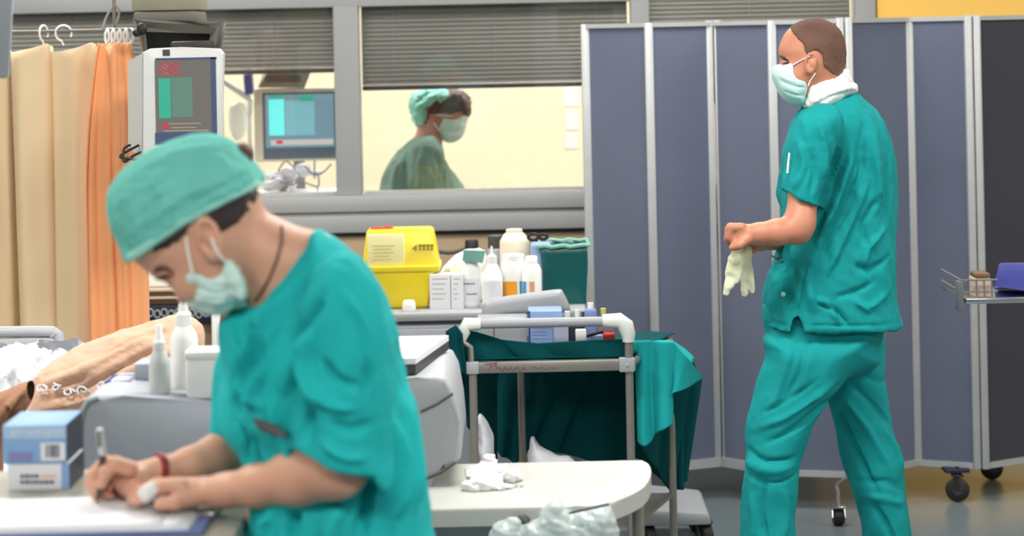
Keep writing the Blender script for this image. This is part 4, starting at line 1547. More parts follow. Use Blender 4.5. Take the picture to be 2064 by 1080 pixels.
# ------------------------------------------------------------------ patient monitor
MD = 6.45
mo = thing('patient_monitor', tuple(P(360, 330, MD + .1)), 'bulky light grey patient monitor in front of the window, red and green traces', 'monitor')
Fm = MB()
q = [(286, 300), (446, 296), (449, 104), (440, 98), (300, 96), (287, 104)]
b = MB().prism([(286, 318), (444, 314), (449, 108), (440, 98), (360, 95), (302, 98), (287, 106)], MD, .05, .006)
b.build('bezel', 'pwhite', mo)
b = MB().hexa([P(258, 300, MD + .16), P(292, 318, MD + .03), P(292, 104, MD + .03), P(258, 124, MD + .16),
               P(300, 300, MD + .26), P(430, 305, MD + .26), P(430, 120, MD + .26), P(300, 124, MD + .26)])
b2 = b
b2.build('casing', 'pwhite', mo)
MB().box((P(292, 200, MD + .03).x, MD + .035, P(360, 310, MD).z), (P(440, 200, MD + .03).x, MD + .16, P(360, 106, MD).z), .01).build('casing', 'pwhite', mo)
MB().tube([P(287, 106, MD - .001), P(286, 316, MD - .001)], .0012, 5).build('seam', 'pgrey_mid', mo)
fr2 = MB()
fr2.pbox(313, 116, 436, 120, MD - .004, .006).pbox(313, 266, 436, 290, MD - .004, .006).pbox(426, 116, 436, 290, MD - .004, .006)
fr2.build('inner_frame', 'scr_frame', mo, smooth=False)
MB().pbox(328, 100, 342, 112, MD - .003, .004).build('badge', 'dgrey', mo, smooth=False)
sc_ = MB().pbox(313, 120, 427, 267, MD - .002, .003).build('screen', 'scr_grey', mo, smooth=False)


def patch(parent, name, rects, d, material):
    b = MB()
    for (x0, y0, x1, y1) in rects:
        b.pbox(x0, y0, x1, y1, d, .0006)
    return b.build(name, material, parent, smooth=False)


patch(sc_, 'green_readout', [(320, 158, 344, 238)], MD - .003, 'scr_green')
patch(sc_, 'trace_field', [(346, 156, 388, 236)], MD - .003, 'scr_green2')
b = MB()
for j in range(5):
    y = 128 + j * 5
    pts = [P(319 + k * 4.5, y + (4 if (k + j) % 3 == 0 else -3 if (k + j) % 3 == 1 else 0), MD - .0035) for k in range(11 - (j % 2) * 2)]
    b.tube(pts, .0014, 4)
b.build('red_trace', 'scr_red', sc_)
patch(sc_, 'tan_bar', [(340, 248, 405, 250), (345, 256, 396, 258), (330, 262, 420, 264)], MD - .003, 'scr_tan')
patch(sc_, 'red_mark', [(328, 251, 340, 260)], MD - .0034, 'scr_red')
MB().box((P(330, 106, MD).x, MD + .12, P(330, 110, MD).z), (P(400, 106, MD).x, MD + .36, P(330, 84, MD).z), .01).build('top_bracket', 'black', mo)
# cables under it
b = MB()
for j in (0, 2):
    pts = [P(262 + j * 9, 292, MD + .06), P(250 - j * 4, 300 + j * 7, MD + .04), P(250 + j * 7, 326 - j * 3, MD + .03), P(272 + j * 8, 312 + j * 5, MD + .04), P(304, 300, MD + .06)]
    b.tube([Vector(p) for p in cm_spline([tuple(p) for p in pts], 5, False)], .0042, 8)
b.build('cable', 'black', mo)
# cowled display hanging above it
hd_ = MD + .35
cw = thing('ceiling_display', (P(360, 70, hd_).x, hd_, P(360, 90, hd_).z), 'tilted grey framed dark display hanging above the patient monitor', 'monitor')
b = MB()
o1 = [P(268, 38, hd_), P(452, 44, hd_), P(440, 112, hd_ + .05), P(288, 112, hd_ + .05)]
i1 = [P(292, 64, hd_), P(424, 68, hd_), P(414, 112, hd_ + .05), P(296, 112, hd_ + .05)]
for (p, q_) in (((0, 1), (0, 1)), ((1, 2), (1, 2)), ((2, 3), (2, 3)), ((3, 0), (3, 0))):
    A, B_ = o1[p[0]], o1[p[1]]
    C, D_ = i1[q_[1]], i1[q_[0]]
    k_ = Vector((0, .05, 0))
    b.hexa([A, B_, C, D_, A + k_, B_ + k_, C + k_, D_ + k_])
b.build('frame', mat('taupe_plastic', (150, 148, 138), .45), cw)
b = MB()
k_ = Vector((0, .02, 0))
k2 = Vector((0, .05, 0))
b.hexa([i1[3] + k_, i1[2] + k_, i1[1] + k_, i1[0] + k_, i1[3] + k2, i1[2] + k2, i1[1] + k2, i1[0] + k2])
b.build('screen', 'black', cw)
MB().box((P(262, 40, hd_).x, hd_ + .055, P(360, 50, hd_).z), (P(395, 40, hd_).x, hd_ + .25, P(360, 22, hd_).z), .01).build('rear_housing', mat('taupe_dark', (112, 106, 100), .5), cw)
MB().box((P(256, 40, hd_).x, hd_ + .08, P(360, 21, hd_).z), (P(398, 40, hd_).x, hd_ + .24, P(360, -30, hd_).z), .01).build('mount_box', mat('olive_taupe', (152, 150, 130), .5), cw)
MB().tube([Vector((P(330, 40, hd_).x, hd_ + .15, P(360, -30, hd_).z)), Vector((P(330, 40, hd_).x, hd_ + .15, CEIL))], .03, 12).build('drop_tube', 'pgrey', cw)
b = MB().sphere(P(286, 58, hd_ - .02), .016, (1, .8, 1.2)).sphere(P(276, 66, hd_ - .02), .012, (1.2, .8, 1))
b.build('pivot_knob', 'black', cw)

# ------------------------------------------------------------------ behind the glass
BD = 9.75
m2 = thing('monitor', (P(600, 300, BD).x, BD, .0), 'monitor behind the glass with a cyan block on its blue screen', 'monitor')
MB().pbox(512, 178, 684, 325, BD, .06, .008).build('bezel', 'cream_plastic', m2)
MB().pbox(530, 186, 678, 320, BD - .003, .004).build('inner_frame', 'scr_frame2', m2, smooth=False)
s2 = MB().pbox(535, 190, 673, 297, BD - .005, .003).build('screen', 'scr_blue', m2, smooth=False)
patch(s2, 'cyan_block', [(542, 200, 573, 273)], BD - .006, 'scr_cyan')
patch(s2, 'pale_field', [(575, 202, 634, 272)], BD - .006, 'scr_cyan2')
patch(s2, 'green_strip', [(543, 191, 572, 198), (604, 191, 634, 204)], BD - .0064, 'scr_green')
patch(s2, 'status_bar', [(545, 281, 672, 292)], BD - .006, 'scr_bar')
patch(s2, 'red_mark', [(557, 283, 570, 290)], BD - .0066, 'scr_red')
x = P(600, 300, BD).x
MB().tube([(x, BD + .05, P(600, 322, BD).z), (x, BD + .09, .9)], .025, 12).build('neck', 'pgrey', m2)
MB().box((x - .12, BD - .05, .0), (x + .12, BD + .2, .9), .02).build('pedestal', 'pwhite', m2)
m3 = thing('printer', (P(590, 160, BD).x, BD + .12, P(590, 176, BD).z), 'taupe tilted box resting on the monitor behind the glass', 'equipment')
b = MB().hexa([P(520, 177, BD), P(614, 177, BD), P(626, 146, BD), P(540, 144, BD), P(520, 177, BD + .2), P(614, 177, BD + .2), P(626, 120, BD + .2), P(540, 118, BD + .2)])
b.build('housing', mat('taupe_case', (150, 146, 132), .5), m3, smooth=False)
MB().pbox(534, 152, 606, 166, BD - .003, .004).build('dark_panel', mat('taupe_panel', (104, 100, 88), .5), m3, smooth=False)
# articulated white arm and infusion bags
ar = thing('infusion_stand', (P(505, 300, BD + .25).x, BD + .25, 0), 'white infusion stand with a hanging bag behind the glass', 'stand')
xx = P(505, 300, BD + .25).x
MB().tube([(xx, BD + .25, .03), (xx, BD + .25, 1.7)], .012, 8).build('pole', 'white', ar)
MB().tube([P(448, 162, BD + .2), P(506, 202, BD + .2), P(503, 230, BD + .25)], .014, 8).build('arm', 'white', ar)
b = MB()
for a in range(5):
    t_ = a * 2 * math.pi / 5
    b.tube([(xx, BD + .25, .05), (xx + .25 * math.cos(t_), BD + .25 + .25 * math.sin(t_), .02)], .012, 6)
b.build('foot', 'white', ar)
MB().tube([P(500, 150, BD + .2), P(503, 190, BD + .2)], .022, 8).build('clamp', 'blue_item', ar)
Fd = Field(P(452, 300, BD + .2) - Vector((.02, .1, .02)), P(502, 190, BD + .2) + Vector((.02, .1, .02)), .008)
Fd.infl([(462, 215), (480, 205), (496, 215), (497, 260), (480, 285), (464, 265)], BD + .2, .04, .04, 0)
V, Q = Fd.extract(1)
sdf_obj('bag', V, Q, 'bag', ar)
# white clutter of tubes on the ledge behind the glass
lz = P(600, 383, BD - .2).z
lg = thing('ledge', (P(560, 380, 9.6).x, 9.6, 0), 'white ledge behind the glass below the monitor', 'shelf')
MB().box((P(440, 380, 9.5).x, 9.36, lz - .03), (P(684, 380, 9.5).x, 9.62, lz), .004).build('board', 'white', lg)
for px in (450, 670):
    MB().box((P(px, 380, 9.5).x - .02, 9.42, 0), (P(px, 380, 9.5).x + .02, 9.58, lz - .03), .004).build('leg', 'white', lg)
Fd = Field((P(520, 380, 9.5).x, 9.38, lz - .01), (P(660, 380, 9.5).x, 9.62, lz + .16), .005)
ra = random.Random(4)
for k in range(16):
    c = P(ra.uniform(535, 640), 350, 9.5)
    Fd.ell((c.x, ra.uniform(9.44, 9.56), lz + ra.uniform(.01, .09 if 570 < 1 + 600 else .05)), (ra.uniform(.015, .04), .03, ra.uniform(.012, .03)), .006)
V, Q = Fd.extract(1)
V[:, 2] = np.maximum(V[:, 2], lz + .0005)
V = wrinkle(V, Q, .004, 90, seed=5)
o = sdf_obj('tubing_bundle', V, Q, 'sheet', None, (P(590, 380, 9.5).x, 9.5, lz))
tag(o, 'heap of white tubing packs on the ledge behind the glass', 'packs')
b = MB()
for (pts) in ([(560, 345), (575, 325), (590, 335), (600, 350)], [(615, 335), (630, 350), (650, 348), (668, 330)], [(634, 325), (634, 360)], [(560, 362), (580, 372), (612, 368), (640, 376), (642, 358), (636, 348)]):
    b.tube([Vector(p) for p in cm_spline([tuple(P(x, y, 9.44)) for x, y in pts], 6, False)], .0035, 6)
b.tube([P(640, 376, 9.44), Vector((P(640, 376, 9.44).x, 9.44, lz + .003))], .0035, 6)
b.tube([P(634, 325, 9.44), P(634, 322, 9.74)], .0035, 6)
o = b.build('cable', 'print_grey', None, tuple(P(600, 360, 9.44)))
tag(o, 'thin grey cables curling over the tubing behind the glass', 'cable')
# papers hung on the far wall
b = MB()
fw = 12.595
for (x0, y0, x1, y1) in ((1136, 175, 1168, 215), (1140, 222, 1166, 262), (1138, 268, 1165, 300)):
    t_ = MB().pbox(x0, y0, x1, y1, fw, .002).build('notice', 'paper', None, tuple(P(x0, y1, fw)), smooth=False)
    tag(t_, 'pale notice sheet on the far cream wall, %s of the three' % {175: 'top', 222: 'middle', 268: 'bottom'}[y0], 'paper', 'notices on the far wall')

# ------------------------------------------------------------------ unseen stand-ins added behind the photographer for the glass to mirror
bm_ = thing('ceiling_boom', (1.1, -1.4, 1.2), 'grey ceiling boom with two displays behind the photographer', 'equipment')
MB().tube([(1.1, -1.4, CEIL), (1.1, -1.4, 2.2), (.7, -1.4, 1.95)], .04, 12).build('arm', 'white_metal', bm_)
MB().box((.35, -1.45, 1.55), (.95, -1.35, 1.97), .01).build('display', 'white_metal', bm_)
MB().box((1.3, -1.5, 1.4), (1.75, -1.4, 1.8), .01).build('display', 'pgrey_mid', bm_)
MB().tube([(1.1, -1.4, 2.2), (1.5, -1.45, 1.8)], .03, 10).build('arm', 'pgrey_mid', bm_)
MB().box((.40, -1.354, 1.60), (.90, -1.349, 1.93)).build('screen', 'black', bm_, smooth=False)
b = MB().box((-2.6, -2.2, 0), (.2, -1.9, 2.2), .01)
o = b.build('mirror_block', 'dgrey', None, (-1.2, -2.05, 0))  # added unseen block that breaks up the fill lamp's reflection in the glass
tag(o, 'tall dark stand-in block behind the photographer for the glass to mirror', 'cabinet')

# ------------------------------------------------------------------ left side: bed, blanket, cart, bottles
bed = thing('hospital_bed', (P(100, 900, 5.1).x - .3, 5.2, 0), 'hospital bed with grey end rail at the far left under the blankets', 'bed')
bx0, bx1 = PX(-500, 800, 5.1)[0], PX(405, 800, 5.1)[0]
MB().box((bx0, 4.75, .66), (bx1, 5.55, .84), .04, 4).build('mattress', 'sheet', bed)
MB().box((bx0, 4.78, .52), (bx1 - .02, 5.52, .66), .02).build('frame', 'pgrey', bed)
for x in (bx0 + .15, bx1 - .15):
    for y in (4.86, 5.44):
        MB().tube([(x, y, .1), (x, y, .53)], .03, 10).build('leg', 'pgrey', bed)
        caster(bed, x, y, .12, .04, .03, 'steel', 'black', .2)
zr2 = P(60, 668, 5.6).z
xr2 = PX(112, 668, 5.6)[0]
pts = [(bx0, 5.6, zr2), (xr2 - .05, 5.6, zr2), (xr2 - .01, 5.6, zr2 - .012), (xr2 + .01, 5.6, zr2 - .04), (xr2 + .012, 5.6, .6)]
MB().tube([Vector(p) for p in cm_spline(pts, 4, False)], .014, 10).build('side_rail', 'pgrey', bed)
MB().box((bx0, 5.585, zr2 - .10), (xr2, 5.61, zr2 - .015), .008).build('rail_panel', 'pgrey', bed)

# white sheets heaped
Fd = Field((PX(-120, 700, 5.3)[0], 5.1, .82), (PX(200, 700, 5.3)[0], 5.55, 1.02), .007)
Fd.infl([(-100, 800), (-90, 700), (-20, 678), (10, 690), (50, 705), (75, 700), (100, 684), (140, 672), (166, 682), (160, 720), (150, 760), (140, 800), (60, 840), (-60, 840)], 5.32, .12, .07, 0)
V, Q = Fd.extract(1)
V = folds(V, Q, [([(20, 760), (60, 715), (100, 690)], 6, .012), ([(50, 770), (80, 725), (150, 690)], 5, -.014), ([(0, 700), (40, 740), (60, 800)], 7, -.012)], 5.32)
V = wrinkle(V, Q, .007, 40, seed=31, octaves=3)
V[:, 2] = np.maximum(V[:, 2], .8405)
o = sdf_obj('crumpled_sheet', V, Q, 'sheet', None, (P(50, 780, 5.3).x, 5.32, .84))
tag(o, 'crumpled white sheet heaped on the bed behind the tan blanket', 'sheet')
# tan blanket
TB = [(62, 845), (66, 775), (90, 740), (150, 703), (230, 672), (300, 648), (345, 634), (372, 634), (398, 650), (412, 690), (415, 850), (300, 880), (160, 875)]
Fd = Field((PX(40, 700, 5.0)[0], 4.74, .82), (PX(440, 700, 5.0)[0], 5.12, 1.16), .0055)
Fd.infl(TB, 4.93, .12, .10, 0)
V, Q = Fd.extract(2)
V = folds(V, Q, [([(95, 760), (170, 740), (260, 690), (340, 650)], 7, .010), ([(120, 790), (200, 760), (290, 710), (360, 672)], 6, -.014), ([(90, 810), (190, 790), (270, 750)], 5, .009),
                 ([(300, 740), (350, 700), (395, 670)], 7, .010), ([(330, 780), (370, 730), (400, 700)], 6, -.012), ([(80, 775), (150, 760), (200, 745)], 5, -.010), ([(200, 720), (300, 670), (350, 655)], 4, -.009)], 4.93)
V = wrinkle(V, Q, .003, 30, seed=33)
V[:, 2] = np.maximum(V[:, 2], .8405)
bl_o = sdf_obj('tan_blanket', V, Q, 'tan_blanket', None, (P(240, 800, 4.93).x, 4.93, .84))
tag(bl_o, 'tan blanket with white printed motifs bundled on the bed', 'blanket')


def on_surface(V, x, z, off=.002):
    m = (np.abs(V[:, 0] - x) < .012) & (np.abs(V[:, 2] - z) < .012)
    return (V[m, 1].min() - off) if m.any() else None


b = MB()
for cx_, cy_, w in ((96, 771, 13), (124, 768, 11), (150, 776, 13), (178, 772, 11), (222, 762, 14), (246, 757, 14), (270, 766, 9)):
    b = MB()
    n_ = 0
    for ph in (0,):
        pts = []
        for k in range(8):
            a = k / 7 * math.pi * 2.3 + cx_
            x, z = PX(cx_ + w * .75 * math.cos(a) + k * 1.2, cy_ + 7 * math.sin(a) * (1 - k * .06), 4.9)
            y = on_surface(V, x, z)
            if y is not None:
                pts.append((x, y, z))
        if len(pts) > 2:
            b.tube(pts, .0024, 5)
            n_ += 1
    if n_:
        b.build('printed_motif', 'sheet', bl_o)
    else:
        b.bm.free()
# brown fold left
Fd = Field((PX(-120, 800, 4.8)[0], 4.45, .80), (PX(90, 800, 4.8)[0], 4.9, 1.08), .006)
Fd.infl([(-100, 800), (-60, 795), (0, 790), (35, 775), (66, 768), (66, 800), (50, 830), (20, 862), (5, 905), (-5, 990), (-100, 990)], 4.66, .09, .07, 0)
V, Q = Fd.extract(2)
V = folds(V, Q, [([(0, 880), (15, 830), (50, 790)], 7, .014), ([(20, 880), (35, 830), (62, 790)], 6, -.014), ([(-30, 880), (-10, 820), (20, 800)], 7, -.012)], 4.66)
V[:, 2] = np.maximum(V[:, 2], .80)
o = sdf_obj('brown_blanket', V, Q, 'brown_blanket', None, (P(10, 900, 4.66).x, 4.66, .8))
tag(o, 'brown folded blanket edge hanging at the left above the blue boxes', 'blanket')

# left grey cart
LD = 4.10
lc_ = thing('bedside_cart', (P(400, 900, LD + .2).x, LD + .2, 0), 'grey rounded bedside cart carrying the white bottles behind the writing hand', 'cart')
b = MB().prism([(153, 1180), (155, 860), (160, 825), (172, 804), (195, 796), (250, 797), (445, 814), (585, 824), (585, 1180)], LD, .27, .014)
for v in b.bm.verts:
    if v.co.z < .75:
        v.co.z = .10
b.build('body', 'pgrey_mid', lc_)
b = MB().tube([P(160, 1100, LD - .002), P(161, 860, LD - .002), P(166, 828, LD - .002), P(178, 808, LD - .002), P(198, 801, LD - .002)], .005, 8)
b.build('edge_trim', 'pgrey', lc_)
for x in (P(200, 900, LD).x, P(560, 900, LD).x):
    for y in (LD + .05, LD + .22):
        caster(lc_, x, y, .11, .038, .03, 'steel', 'black', .4)


def topz(px):
    return P(px, 797 + (px - 250) * .0865, LD).z + .001


def left_bottle(name, px, prof, label, d, zb, mats, cat='bottle'):
    """prof: (half width px, pixel height, material index) from the bottom up"""
    x = PX(px, 750, d)[0]
    t = thing(name, (x, d, zb), label, cat)
    groups = {}
    s_ = d / F
    last = None
    ybot = prof[0][1]
    for i in range(len(prof) - 1):
        hw, y, m = prof[i]
        hw2, y2, m2_ = prof[i + 1]
        groups.setdefault(m, [])
        if not groups[m]:
            groups[m].append((hw * s_, (ybot - y) * s_))
        groups[m].append((hw2 * s_, (ybot - y2) * s_))
    nm = {0: 'body', 1: 'collar', 2: 'nozzle'}
    for m, pr in groups.items():
        pr = [(0, pr[0][1])] + pr + [(0, pr[-1][1])]
        MB().lathe((x, d, zb), pr, 24).build(nm[m], mats[m], t)
    return t


zb = topz(330)
left_bottle('dropper_bottle', 322, [(21, 803, 0), (22, 798, 0), (22, 745, 0), (17, 728, 0), (12, 716, 1), (13, 714, 1), (13, 700, 2), (8, 694, 2), (6, 668, 2), (3, 664, 2)],
            'small white bottle with a slim nozzle left of the taller bottle', 4.16, topz(322), ['pwhite', 'white', 'white'])
left_bottle('pump_bottle', 372, [(27, 810, 0), (28, 805, 0), (28, 712, 0), (24, 698, 0), (15, 684, 1), (16, 682, 1), (16, 660, 2), (10, 654, 2), (9, 640, 2), (5, 634, 2)],
            'taller white bottle with stepped cap on the grey bedside cart', 4.24, topz(372), ['white', 'white', 'white'])
wbx = thing('white_canister', (P(412, 810, 4.18).x, 4.2, topz(412)), 'square white tub with lid against the teal tunic', 'tub')
a = P(412, 760, 4.14)
zb = topz(412)
hw = 38 * 4.14 / F
MB().box((a.x - hw + .002, 4.13, zb), (a.x + hw + .04, 4.20, P(412, 722, 4.14).z), .006).build('body', 'white', wbx)
MB().box((a.x - hw, 4.127, P(412, 722, 4.14).z - .001), (a.x + hw + .042, 4.203, P(412, 706, 4.14).z), .005).build('lid', 'white', wbx)
# blue pack and grey tray behind the cart edge
a = P(258, 785, 4.3)
o = MB().box((a.x - .035, 4.26, topz(265)), (a.x + .010, 4.34, P(265, 782, 4.28).z + .004), .003).build('blue_pack', 'blue_item', None, (a.x, 4.3, topz(265)))
tag(o, 'small blue pack on the bedside cart before the tan blanket', 'pack')
a = P(290, 790, 4.3)
o = MB().box((a.x - .015, 4.28, topz(290)), (a.x + .05, 4.36, topz(290) + .035), .006).build('kidney_tray', 'pgrey_mid', None, (a.x, 4.4, topz(290)))
tag(o, 'low grey dish between the blue pack and the small nozzle bottle', 'dish')

# background unit seen between the curtain and the face
ud = 8.4
un = thing('bedside_cabinet', (P(360, 700, ud).x, ud + .2, 0), 'brown bedside cabinet with light ledges behind the bent head', 'cabinet')
x0, x1 = PX(262, 620, ud)[0], PX(470, 620, ud)[0]
zt_ = P(340, 582, ud).z
MB().box((x0, ud, 0), (x1, ud + .4, zt_ - .06), .006).build('body', mat('brown_laminate', (128, 104, 80), .5, var=.08), un)
for k in range(2):
    MB().box((x0 - .006, ud - .012, zt_ - .028 * k - .010), (x1 + .006, ud + .4, zt_ - .028 * k), .003).build('ledge', mat('pale_ledge', (196, 176, 150), .5), un)
    MB().box((x0, ud - .002, zt_ - .028 * k - .028), (x1, ud + .398, zt_ - .028 * k - .010)).build('recess', mat('brown_dark', (112, 84, 60), .6), un)
MB().box((x0 + .01, ud - .02, P(350, 652, ud).z), (x1 - .05, ud + .002, P(350, 614, ud).z), .004).build('dark_panel', 'navy', un)
for k in range(9):
    c = P(303 + k * 14, 630 + (k % 2) * 3, ud - .021)
    MB().tube([(c.x + .011 * math.cos(a), ud - .0215, c.z + .014 * math.sin(a)) for a in [q * math.pi / 5 for q in range(10)]], .003, 5, closed=True).build('ring_mark', 'pgrey', un)
MB().box((PX(430, 660, ud)[0], ud - .05, .02), (PX(447, 660, ud)[0], ud - .02, P(438, 616, ud).z), .004).build('side_post', 'white', un)
o = MB().box((x0 + .01, ud + .05, zt_ + .0005), (x0 + .14, ud + .3, P(300, 545, ud).z), .01).build('white_bin', 'white', None, (x0 + .07, ud + .15, zt_))
tag(o, 'white box on the brown cabinet beside the orange curtain', 'box')

# ------------------------------------------------------------------ writing table
TZ = 1.03
wt = thing('writing_table', (P(100, 1000, 3.45).x, 3.45, 0), 'grey work table at the lower left that the woman writes on', 'table')
x0, x1 = PX(-380, 1050, 3.4)[0], PX(460, 1075, 3.15)[0]
MB().box((x0, 3.15, TZ - .03), (x1, 3.74, TZ), .006).build('table_top', mat('table_grey', (150, 148, 138), .4, var=.04), wt)
for x in (x0 + .05, x1 - .03):
    for y in (3.19, 3.70):
        MB().tube([(x, y, .0), (x, y, TZ - .03)], .016, 10).build('leg', 'chrome', wt)
MB().box((x1 - .03, 3.145, TZ - .028), (x1 + .002, 3.18, TZ + .002), .004).build('corner_cap', 'chrome', wt)
MB().box((x0 + .05, 3.2, .25), (x1 - .03, 3.7, .27), .004).build('lower_shelf', 'steel', wt)
# clipboard and sheets
c0, c1 = PX(-160, 1030, 3.3)[0], PX(424, 1030, 3.3)[0]
cb = thing('clipboard', ((c0 + c1) / 2, 3.33, TZ), 'blue clipboard under the sheets on the work table', 'clipboard')
MB().box((c0, 3.215, TZ), (c1, 3.455, TZ + .009), .003).build('board', 'blue_paper', cb)
MB().box((c1 - .025, 3.30, TZ + .009), (c1 + .006, 3.36, TZ + .016), .003).build('clip', 'chrome', cb)
for k in range(4):
    ang = (-.03, .02, -.01, .03)[k]
    w0, w1 = PX(-150 + k * 12, 1030, 3.3)[0], PX(398 - k * 8 - (40 if k == 3 else 0), 1030, 3.3)[0]
    y0_, y1_ = 3.222 + k * .003, 3.445 - k * .004
    mx_, my_ = (w0 + w1) / 2, 3.33
    zz = TZ + .0095 + k * .0016

    def fn(u, v, w0=w0, w1=w1, y0_=y0_, y1_=y1_, zz=zz, ang=ang, k=k):
        x, y = w0 + (w1 - w0) * u, y0_ + (y1_ - y0_) * v
        dx, dy = x - mx_, y - my_
        return Vector((mx_ + dx - dy * ang, my_ + dy + dx * ang * .3, zz + (.004 * max(0, .25 - u) * 4 if k == 3 else 0)))
    o = sheet_obj('paper_sheet', fn, 12, 6, 'paper', None, (mx_, my_, zz), .0012)
    tag(o, ['lowest sheet of paper on the blue clipboard', 'second sheet from the bottom on the blue clipboard', 'third sheet from the bottom on the blue clipboard', 'top sheet of paper under the writing hand'][k], 'paper', 'sheets on the clipboard')
PZ = TZ + .0160
# the two printed cartons
ub = 3.57
cx0_, cx1_ = PX(15, 960, ub)[0], PX(139, 960, ub)[0]
z1 = P(80, 934, ub).z
z2 = P(70, 856, ub).z
lb = thing('lower_carton', ((cx0_ + cx1_) / 2, ub + .06, TZ), 'white carton with two dark print lines, lower of the stacked pair', 'box')
MB().box((cx0_, ub, TZ), (cx1_, ub + .12, z1), .002).build('box', 'paper', lb)
b = MB()
for r, (ya, n) in enumerate(((960, 4), (972, 7))):
    xx_ = 41
    for k in range(n):
        w = (7, 9, 6, 8, 7, 9, 8)[k]
        b.pbox(xx_, ya - 4, xx_ + w, ya + 3, ub - .0006, .001)
        xx_ += w + 2.2
b.build('print', 'print_dark', lb, smooth=False)
patch(lb, 'print', [(83, 958, 113, 961)], ub - .0006, 'salmon')
MB().box((cx1_ - .012, ub - .0008, TZ + .002), (cx1_ + .0006, ub + .10, z1 - .001)).build('blue_edge', 'blue_box', lb, smooth=False)
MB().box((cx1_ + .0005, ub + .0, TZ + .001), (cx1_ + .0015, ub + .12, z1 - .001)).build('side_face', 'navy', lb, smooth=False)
ubx = thing('upper_carton', ((cx0_ + cx1_) / 2, ub + .06, z1), 'blue carton with a barcode label, upper of the stacked pair', 'box')
a0, a1 = PX(6, 900, ub)[0], PX(134, 900, ub)[0]
MB().box((a0, ub - .003, z1 + .0005), (a1, ub + .13, z2), .002).build('box', 'blue_box', ubx)
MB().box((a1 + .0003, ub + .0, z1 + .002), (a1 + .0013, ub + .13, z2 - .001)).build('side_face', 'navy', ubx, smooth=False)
b = MB().pbox(7, 858, 133, 884, ub - .0040, .001)
b.build('pale_band', 'blue_top', ubx, smooth=False)
b = MB()
for k in range(9):
    b.pbox(22 + k * 12, 866, 30 + k * 12, 878 - (k % 3) * 3, ub - .0046, .001)
b.build('print', mat('faint_print', (186, 202, 222), .6), ubx, smooth=False)
patch(ubx, 'violet_patch', [(18, 912, 64, 929)], ub - .0042, 'violet_print')
patch(ubx, 'barcode_label', [(82, 892, 131, 928)], ub - .0044, 'paper')
b = MB()
xx_ = 92
ra = random.Random(2)
while xx_ < 120:
    w = ra.choice((1.2, 2.0, 3.0))
    b.pbox(xx_, 896, xx_ + w, 922, ub - .0050, .001)
    xx_ += w + ra.choice((1.2, 2.0))
b.build('barcode', 'print_dark', ubx, smooth=False)

# ------------------------------------------------------------------ people
FK = 1.7


def deeper(st, k=FK):
    out = []
    for a, w, h in st:
        out.append((a, w, h * k))
        out.append(([(x + w * 1.15, y + w * .35) for x, y in a], w * .42, -h * .55))   # the crisp crease beside each fold
    return out


def ydir(px0, py0, px1, py1):
    """rotation whose local z runs from the second to the first pixel point (in the picture plane)"""
    a = P(px0, py0, 1) - P(px1, py1, 1)
    t = math.atan2(a.x, a.z)
    return Matrix.Rotation(t, 3, 'Y')


def snap(V, px, py, d, off=.001, r=.006, side=-1):
    x, z = PX(px, py, d)
    for _ in range(4):
        m = (np.abs(V[:, 0] - x) < r) & (np.abs(V[:, 2] - z) < r)
        if m.any():
            return Vector((x, V[m, 1].min() - off, z))
        r *= 1.7
    return Vector((x, d, z))


def ear(Fd, px, py, d, h, w, rot, th=.009):
    c = P(px, py, d)
    Fd.ell(c, (w, th, h), .004, rot)
    Fd.ell(c + Vector((0, -.006, 0)) + rot @ Vector((0, 0, .002)), (w * .62, th * 1.0, h * .66), .003, rot, mode='sub')
    Fd.ell(c + rot @ Vector((w * .1, -.001, -h * .1)), (w * .35, th * .8, h * .35), .003, rot)
    Fd.ell(c + rot @ Vector((0, 0, -h * .82)), (w * .5, th * .8, h * .25), .004, rot)
    Fd.ell(c + rot @ Vector((-w * .5, -.004, -h * .1)), (w * .25, .008, h * .2), .002, rot, mode='sub')


def fingers(Fd, chains, k=.004):
    for ch in chains:
        pts = [P(x, y, d) for x, y, d, r in ch]
        rs_ = [r for x, y, d, r in ch]
        Fd.chain(pts, rs_, k)


# ================================================================== woman writing
wm = thing('person', (P(690, 1100, 3.4).x, 3.4, 0), 'person in teal scrubs with green cap and face mask, bending to write', 'person')
HD = 3.36
HEAD = [(273, 525), (287, 538), (303, 552), (318, 562), (338, 571), (353, 590), (361, 606), (372, 613), (386, 606), (400, 618), (420, 629), (450, 634),
        (482, 615), (497, 590), (505, 560), (530, 500), (530, 420), (514, 372), (500, 337), (470, 308), (420, 294), (350, 306), (292, 338), (254, 375), (241, 415), (248, 470)]
NECK = [(430, 440), (470, 400), (515, 416), (560, 438), (600, 456), (680, 490), (690, 640), (560, 660), (508, 640), (497, 600), (480, 560), (455, 540)]
lo = P(140, 1040, 3.3)
hi = P(880, 250, 3.5)
Fd = Field((lo.x - .02, 3.08, .93), (hi.x + .02, 3.62, hi.z + .02), .0034)
Fd.infl(HEAD, HD, .074, .078, 0)
# face forms: cheek, brow, eye socket, lips under the mask
Fd.ell(P(385, 575, HD - .048), (.022, .016, .022), .012)
Fd.ell(P(337, 546, HD - .044), (.016, .012, .010), .006, mode='sub')
Fd.ell(P(337, 547, HD + .044), (.016, .012, .010), .006, mode='sub')
Fd.ell(P(339, 547, HD - .034), (.012, .010, .0085), .003)
Fd.infl(NECK, HD + .005, .056, .06, .012)
ear(Fd, 421, 480, HD - .078, .034, .019, ydir(409, 438, 436, 518), .010)
# torso core under the tunic
Fd.infl([(620, 500), (680, 530), (735, 620), (765, 760), (790, 950), (800, 1110), (520, 1110), (500, 960), (470, 820), (475, 680), (540, 600)], 3.38, .10, .12, .02)
